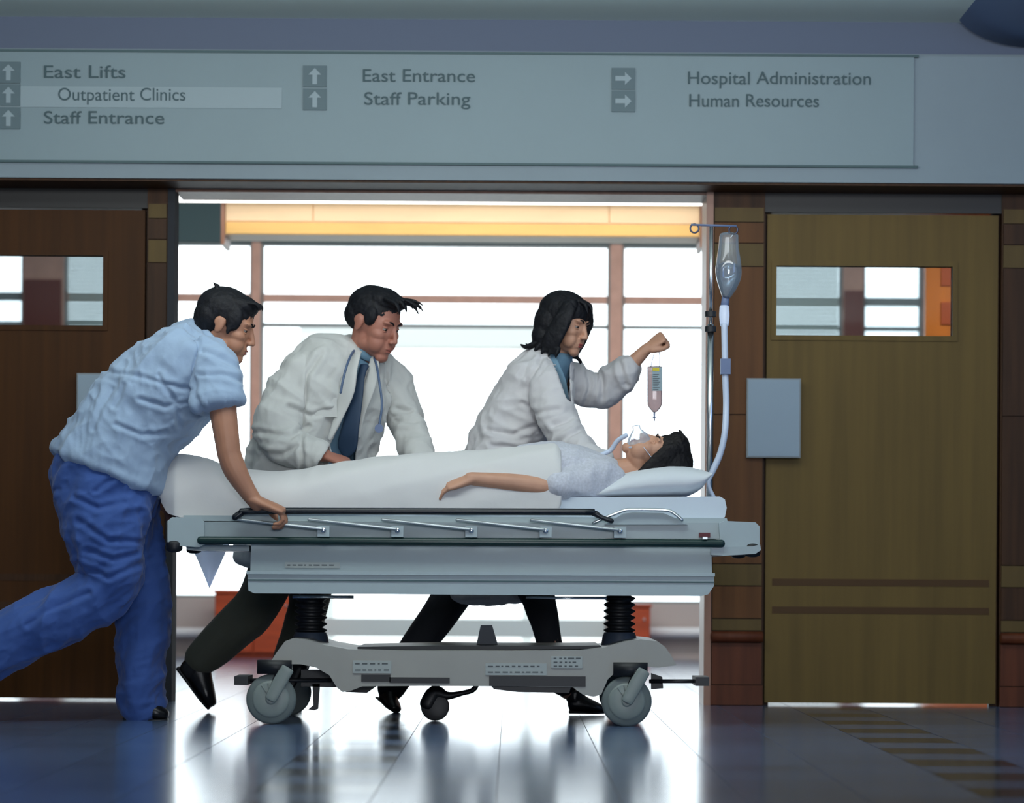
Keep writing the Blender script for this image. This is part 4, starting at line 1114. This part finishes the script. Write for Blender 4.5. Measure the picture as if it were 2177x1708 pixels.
# ===== the woman in the white coat holding up a fluid bag
p3 = thing('person', P(1060, 1514, 11.85), 'leaning person with black bobbed hair and white coat raising a fluid bag over the patient', 'person')
t3 = radians(18); L3 = (sin(t3), cos(t3), 0)
hy, hp = radians(30), radians(14)
HM = head_matrix(1199, 691, 11.78, (cos(hy)*cos(hp), -sin(hy)*cos(hp), -sin(hp)), (cos(hy)*sin(hp)+.08, -sin(hy)*sin(hp), cos(hp)), .98)
bm = bmesh.new(); head_bm(bm, HM, True)
limb(bm, [(1192, 705, 11.79, .050), (1188, 735, 11.8, .048), (1178, 775, 11.82, .065)])
trunk(bm, [(1055, 1110, 11.85, .15, .11), (1080, 960, 11.85, .12, .09), (1130, 850, 11.84, .135, .095), (1165, 790, 11.83, .13, .07)], ref=L3)
limb(bm, [(1158, 800, 11.72, .048), (1168, 820, 11.68, .046), (1190, 912, 11.6, .038), (1235, 955, 11.5, .036), (1288, 985, 11.37, .024)])
limb(bm, [(1190, 800, 11.95, .048), (1215, 805, 12.0, .046), (1285, 825, 12.0, .038), (1318, 797, 11.97, .036), (1345, 772, 11.95, .031), (1376, 741, 11.93, .0235)])
hand_bm(bm, P(1286, 984, 11.37), (.7, .2, -.5), (.4, .1, .8), 1, curl=(15, 20, 15), k=.9)
hand_bm(bm, P(1375, 742, 11.93), (.80, -.12, .58), (-.42, -.55, .70), -1, curl=(78, 92, 62), k=.95, thumb=(62, 50), spread=2, thumb0=26)
limb(bm, [(1045, 1110, 11.92, .085), (948, 1285, 11.95, .055), (888, 1375, 11.95, .048), (826, 1470, 11.95, .036)], sub=2)
limb(bm, [(1075, 1110, 11.78, .085), (1142, 1275, 11.76, .055), (1170, 1370, 11.76, .048), (1205, 1468, 11.76, .036)], sub=2)
fuse('body', bm, M_SKIN3, p3, voxel=.0036, smooth=5, post=head_post(HM))
face_parts(p3, HM, M_HAIR, M_SKIN3, M_LIPW)
# bobbed hair: cap, curtain on both sides, flicked ends
bm = bmesh.new()
e = lambda c, r, rot=None: ell(bm, c, r, rot, HM, 24, 16)
e((-.014, 0, .052), (.110, .088, .086)); e((-.048, 0, .0), (.080, .090, .10)); e((-.055, 0, -.06), (.066, .088, .068))
for s in (-1, 1):
    loft(bm, [(HM @ Vector((.035, s*.055, .095)), .030, .022), (HM @ Vector((.045, s*.086, .045)), .036, .018), (HM @ Vector((.030, s*.094, -.02)), .042, .017), (HM @ Vector((.015, s*.094, -.075)), .042, .016), (HM @ Vector((.008, s*.084, -.118)), .040, .012)], ref=(HM.to_3x3() @ Vector((1, 0, 0))), n=14, cap=.5)
tufts(bm, HM, [((-.07, y, -.095), (-.135-.1*abs(y), y*1.2, -.115+z), .02, (-.005, 0, -.018)) for y, z in ((-.06, 0), (-.03, .008), (0, -.004), (.03, .006))]
      +[((-.04+.03*k, -.085, -.10), (-.055+.035*k, -.09, -.142), .016, (0, -.004, 0)) for k in range(4)]+[((.02, .085, -.10), (.085, .07, -.128), .014, (.01, .01, -.012)), ((.015, .085, -.09), (.075, .08, -.142), .012, (.01, .01, -.01))]
      +[((.04, -.03+.05*k, .11), (.118, -.035+.04*k, .060), .016, (.012, 0, .014)) for k in range(2)])
def bob_keep(p, n):
    return hair_noise(HM, .002)(p, n)
fuse('hair', bm, M_HAIR, p3, voxel=.0038, smooth=2, post=bob_keep)
# blouse and collar
bm = bmesh.new()
trunk(bm, [(1120, 880, 11.84, .14, .10), (1160, 800, 11.83, .13, .085), (1182, 765, 11.81, .085, .065), (1187, 750, 11.80, .062, .056)], ref=L3)
fuse('blouse', bm, M_SHIRT, p3, voxel=.007, smooth=4)
# coat
bm = bmesh.new()
trunk(bm, [(1042, 1268, 11.86, .20, .125), (1044, 1180, 11.86, .205, .14), (1050, 1080, 11.86, .20, .15), (1066, 1000, 11.855, .185, .148), (1082, 950, 11.85, .175, .142), (1103, 900, 11.85, .172, .132), (1130, 850, 11.845, .175, .125), (1152, 805, 11.84, .178, .112), (1168, 775, 11.83, .14, .085), (1178, 755, 11.82, .085, .064)], ref=L3, cap=.12)
limb(bm, [(1140, 805, 11.73, .068), (1163, 812, 11.69, .072), (1178, 860, 11.64, .070), (1190, 908, 11.59, .062), (1222, 950, 11.51, .050), (1258, 975, 11.43, .044), (1276, 982, 11.40, .042)])
limb(bm, [(1180, 808, 11.93, .07), (1212, 812, 11.98, .066), (1250, 826, 12.0, .060), (1285, 828, 12.0, .060), (1312, 808, 11.98, .058), (1332, 790, 11.96, .056)])
ff = folds([((.4, -.2, .9), 9, 2.0, .009), ((.9, 0, -.35), 12, 2.5, .012), ((.8, .2, .4), 20, 4, .005), ((.3, .5, .6), 34, 9, .002)])
nkc = P(1196, 775, 11.72)
fw3 = Vector((cos(t3), -sin(t3), 0))
op3 = [(1183, 745), (1170, 760), (1188, 800), (1205, 850), (1216, 856), (1212, 800), (1215, 760), (1200, 745)]
def cut3(c, n):
    if n.dot(fw3) < .1: return False
    u, v = UV(c); return c.y < 11.86 and inside(op3, u, v)
cr = creases([[(1112, 858), (1150, 880), (1186, 876)], [(1040, 918), (1090, 925), (1140, 900)], [(1050, 950), (1110, 952), (1158, 936)], [(1152, 765), (1128, 810), (1130, 870), (1150, 922)], [(1240, 790), (1252, 820), (1245, 848)], [(1285, 800), (1280, 842)], [(1180, 905), (1205, 900)], [(1190, 940), (1225, 925)], [(1320, 775), (1330, 812)]], .008, 4.5)
ct3 = fuse('white_coat', bm, M_COATW, p3, voxel=.0058, smooth=4, post=both(ff, cr), cut=cut3, thick=.004)
strip([(1172, 752, 11.74, .7), (1180, 780, 11.70, 1.1), (1194, 815, 11.69, 1.1), (1205, 850, 11.70, .5)], .020, .006, M_SHIRT, 'lapel', ct3, (.85, -.5, .1))
bm = bmesh.new(); loft(bm, [(P(1178, 756, 11.81), .072, .062), (P(1184, 744, 11.80), .062, .056)], ref=L3, sub=1, n=26, cap=.05); obj('collar', bm, M_SHIRT, ct3, smooth=True)
bm = bmesh.new()
limb(bm, [(1045, 1110, 11.92, .115), (1000, 1200, 11.94, .092), (950, 1282, 11.95, .074), (888, 1372, 11.95, .064), (832, 1462, 11.95, .056)])
limb(bm, [(1075, 1110, 11.78, .115), (1115, 1200, 11.77, .088), (1146, 1275, 11.76, .064), (1168, 1370, 11.76, .048), (1198, 1455, 11.76, .05)])
fuse('trousers', bm, M_BLKCL, p3, voxel=.007, smooth=4, post=folds([((-.5, 0, -.8), 10, 2, .006)]))
shoe(p3, P(806, 1490, 11.95), P(842, 1516, 11.95)+Vector((0, -.1, 0)), up=(.4, 0, .9), k=.82)
shoe(p3, P(1212, 1518, 11.76), P(1284, 1519, 11.76), k=.88)

# fluid bag held up by the raised hand
Yb = 11.90; c = P(1394, 830, Yb)
fb = thing('fluid_bag', c, 'small fluid bag with yellow and grey labels hanging from the raised fist', 'fluid bag')
bm = bmesh.new()
loft(bm, [((P(u, v, Yb).x, Yb, P(u, v, Yb).z), hw/F*Yb, d) for u, v, hw, d in ((1392, 780, 16, .008), (1392, 800, 16, .016), (1392, 840, 16, .018), (1392, 862, 15, .016), (1392, 876, 5, .008))], ref=(1, 0, 0), n=22, cap=.3, power=3)
obj('bag', bm, M_BAGP, fb, smooth=True)
a, b = P(1386, 832, Yb), P(1407, 782, Yb)
obj('label', box(a.x, b.x, Yb-.022, Yb-.0185, a.z, b.z), M_BAGL, fb, bevel=.001, seg=1)
a, b = P(1387, 790, Yb), P(1401, 783, Yb)
obj('yellow_label', box(a.x, b.x, Yb-.0235, Yb-.021, a.z, b.z), M_YEL, fb)
bm = bmesh.new()
for v in range(796, 830, 4): pbox(1388, 1399+(v*7 % 5), v, v+1.3, Yb-.0232, Yb-.0215, bm)
obj('label_print', bm, M_LABELD, fb)['kind'] = 'stuff'
bm = bmesh.new()
loft(bm, [(P(1383, 782, Yb), .0022), (P(1390, 755, Yb+.01), .002), (P(1396, 733, Yb+.015), .002), (P(1402, 755, Yb+.01), .002), (P(1402, 782, Yb), .0022)], n=8, sub=4); obj('hanging_loop', bm, M_TUBE, fb, smooth=True)
bm = bmesh.new(); a, b = P(1391, 876, Yb), P(1391, 896, Yb); cyl(bm, a, b, .0045, 10, .003); cyl(bm, P(1387, 888, Yb), P(1395, 888, Yb), .002, 8)
obj('outlet_port', bm, M_CLAMP, fb, smooth=True)

# ===== the patient on the gurney
p4 = thing('person', P(1100, 1062, 11.16), 'patient lying face up under the blanket in a grey-lavender gown with one bare arm', 'person')
tl = radians(12); rl = radians(14)
HM = head_matrix(1392, 981, 11.14, (-sin(tl), -sin(rl), cos(tl)), (cos(tl), 0, sin(tl)), .97)
bm = bmesh.new(); head_bm(bm, HM, True)
limb(bm, [(1375, 995, 11.15, .05), (1340, 1002, 11.15, .052), (1300, 1012, 11.15, .065)])
trunk(bm, [(800, 1022, 11.17, .12, .06), (960, 1016, 11.17, .14, .07), (1100, 1012, 11.17, .14, .075), (1230, 1010, 11.16, .15, .075), (1290, 1015, 11.15, .13, .06)])
limb(bm, [(1275, 1020, 11.02, .052), (1230, 1030, 10.97, .046), (1165, 1036, 10.925, .040), (1140, 1034, 10.915, .039), (1080, 1026, 10.905, .034), (1000, 1018, 10.90, .0245)])
limb(bm, [(1275, 1020, 11.3, .05), (1165, 1030, 11.38, .04), (1000, 1030, 11.42, .025)])
limb(bm, [(800, 1030, 11.1, .075), (620, 1035, 11.08, .05), (430, 1040, 11.06, .04), (405, 1005, 11.06, .038)], sub=2)
limb(bm, [(800, 1030, 11.25, .075), (620, 1035, 11.27, .05), (430, 1040, 11.28, .04), (405, 1005, 11.28, .038)], sub=2)
hand_bm(bm, P(1000, 1019, 10.90), (-.93, .03, -.30), (-.25, -.42, .86), -1, curl=(16, 20, 14), k=1.0, thumb=(20, 15))
fuse('body', bm, M_SKIN3, p4, voxel=.0036, smooth=5, post=head_post(HM))
face_parts(p4, HM, M_HAIRB, M_SKIN3, M_LIPW, closed=True)
bm = bmesh.new()
e = lambda c, r, rot=None: ell(bm, c, r, rot, HM, 24, 16)
e((-.016, 0, .058), (.108, .088, .088)); e((-.05, 0, .01), (.072, .088, .09)); e((.03, 0, .10), (.066, .07, .046))
for s in (-1, 1):
    loft(bm, [(HM @ Vector((.04, s*.05, .10)), .028, .02), (HM @ Vector((.035, s*.080, .05)), .034, .016), (HM @ Vector((.0, s*.088, -.01)), .035, .016), (HM @ Vector((-.035, s*.09, -.06)), .034, .016)], ref=(HM.to_3x3() @ Vector((1, 0, 0))), n=14, cap=.5)
tufts(bm, HM, [((.05, y, .11), (.095, y*1.3, .115), .018, (.006, 0, .01)) for y in (-.04, 0, .04)])
fuse('hair', bm, M_HAIRB, p4, voxel=.0038, smooth=2, post=hair_noise(HM, .003))
# gown with short sleeve
bm = bmesh.new()
trunk(bm, [(1110, 1012, 11.17, .19, .105), (1170, 1005, 11.17, .2, .108), (1225, 1008, 11.165, .20, .10), (1270, 1012, 11.16, .185, .08), (1302, 1015, 11.155, .13, .06)], cap=.4)
limb(bm, [(1285, 1018, 11.03, .07), (1250, 1024, 10.985, .068), (1212, 1030, 10.955, .062), (1188, 1033, 10.935, .058)])
limb(bm, [(1285, 1018, 11.28, .07), (1250, 1024, 11.33, .066), (1188, 1030, 11.37, .058)])
fuse('gown', bm, M_GOWN, p4, voxel=.006, smooth=4, post=folds([((.9, .1, -.4), 11, 3, .008), ((.2, .8, .5), 18, 5, .004)]))
# clear breathing mask
IM = HM
bm = bmesh.new()
prof = [(.060, .006), (.056, .020), (.044, .040), (.026, .058), (.018, .066), (.017, .080), (.012, .082)]
R = []
for r, x in prof:
    R.append([bm.verts.new(IM @ Vector((.072+x, r*.62*cos(2*pi*k/24), -.045+r*.86*sin(2*pi*k/24)))) for k in range(24)])
for A, C in zip(R, R[1:]):
    for k in range(24): bm.faces.new((A[k], A[(k+1) % 24], C[(k+1) % 24], C[k]))
bm.faces.new(R[-1])
bmesh.ops.solidify(bm, geom=bm.faces[:], thickness=.0022)
mk = thing('breathing_mask', IM @ Vector((.10, 0, -.05)), 'clear plastic breathing mask over the lying patient\'s nose and mouth', 'mask')
obj('shell', bm, M_MASK, mk, smooth=True)
bm = bmesh.new()
n = 26; ringv = []
loft(bm, [(IM @ Vector((.078, .060*.62*cos(2*pi*k/n), -.045+.060*.86*sin(2*pi*k/n))), .004) for k in range(n+1)], n=8, sub=1); obj('rim', bm, M_TUBE, mk, smooth=True)
bm = bmesh.new(); loft(bm, [(IM @ Vector((.082, +.038, -.04)), .0035, .0015), (IM @ Vector((.05, +.076, -.022)), .0035, .0015), (IM @ Vector((.0, +.092, .0)), .0035, .0015), (IM @ Vector((-.06, +.095, .02)), .0035, .0015)], n=8); obj('strap', bm, M_TUBE, mk, smooth=True)
bm = bmesh.new(); loft(bm, [(IM @ Vector((.12, -.01, -.09)), .009), (IM @ Vector((.105, -.02, -.125)), .009), (IM @ Vector((.07, -.03, -.16)), .009), (IM @ Vector((.06, -.03, -.20)), .008), (IM @ Vector((.0, -.16, -.22)), .008), (IM @ Vector((-.05, -.22, -.15)), .008)], n=12); obj('oxygen_hose', bm, M_TUBE, mk, smooth=True)
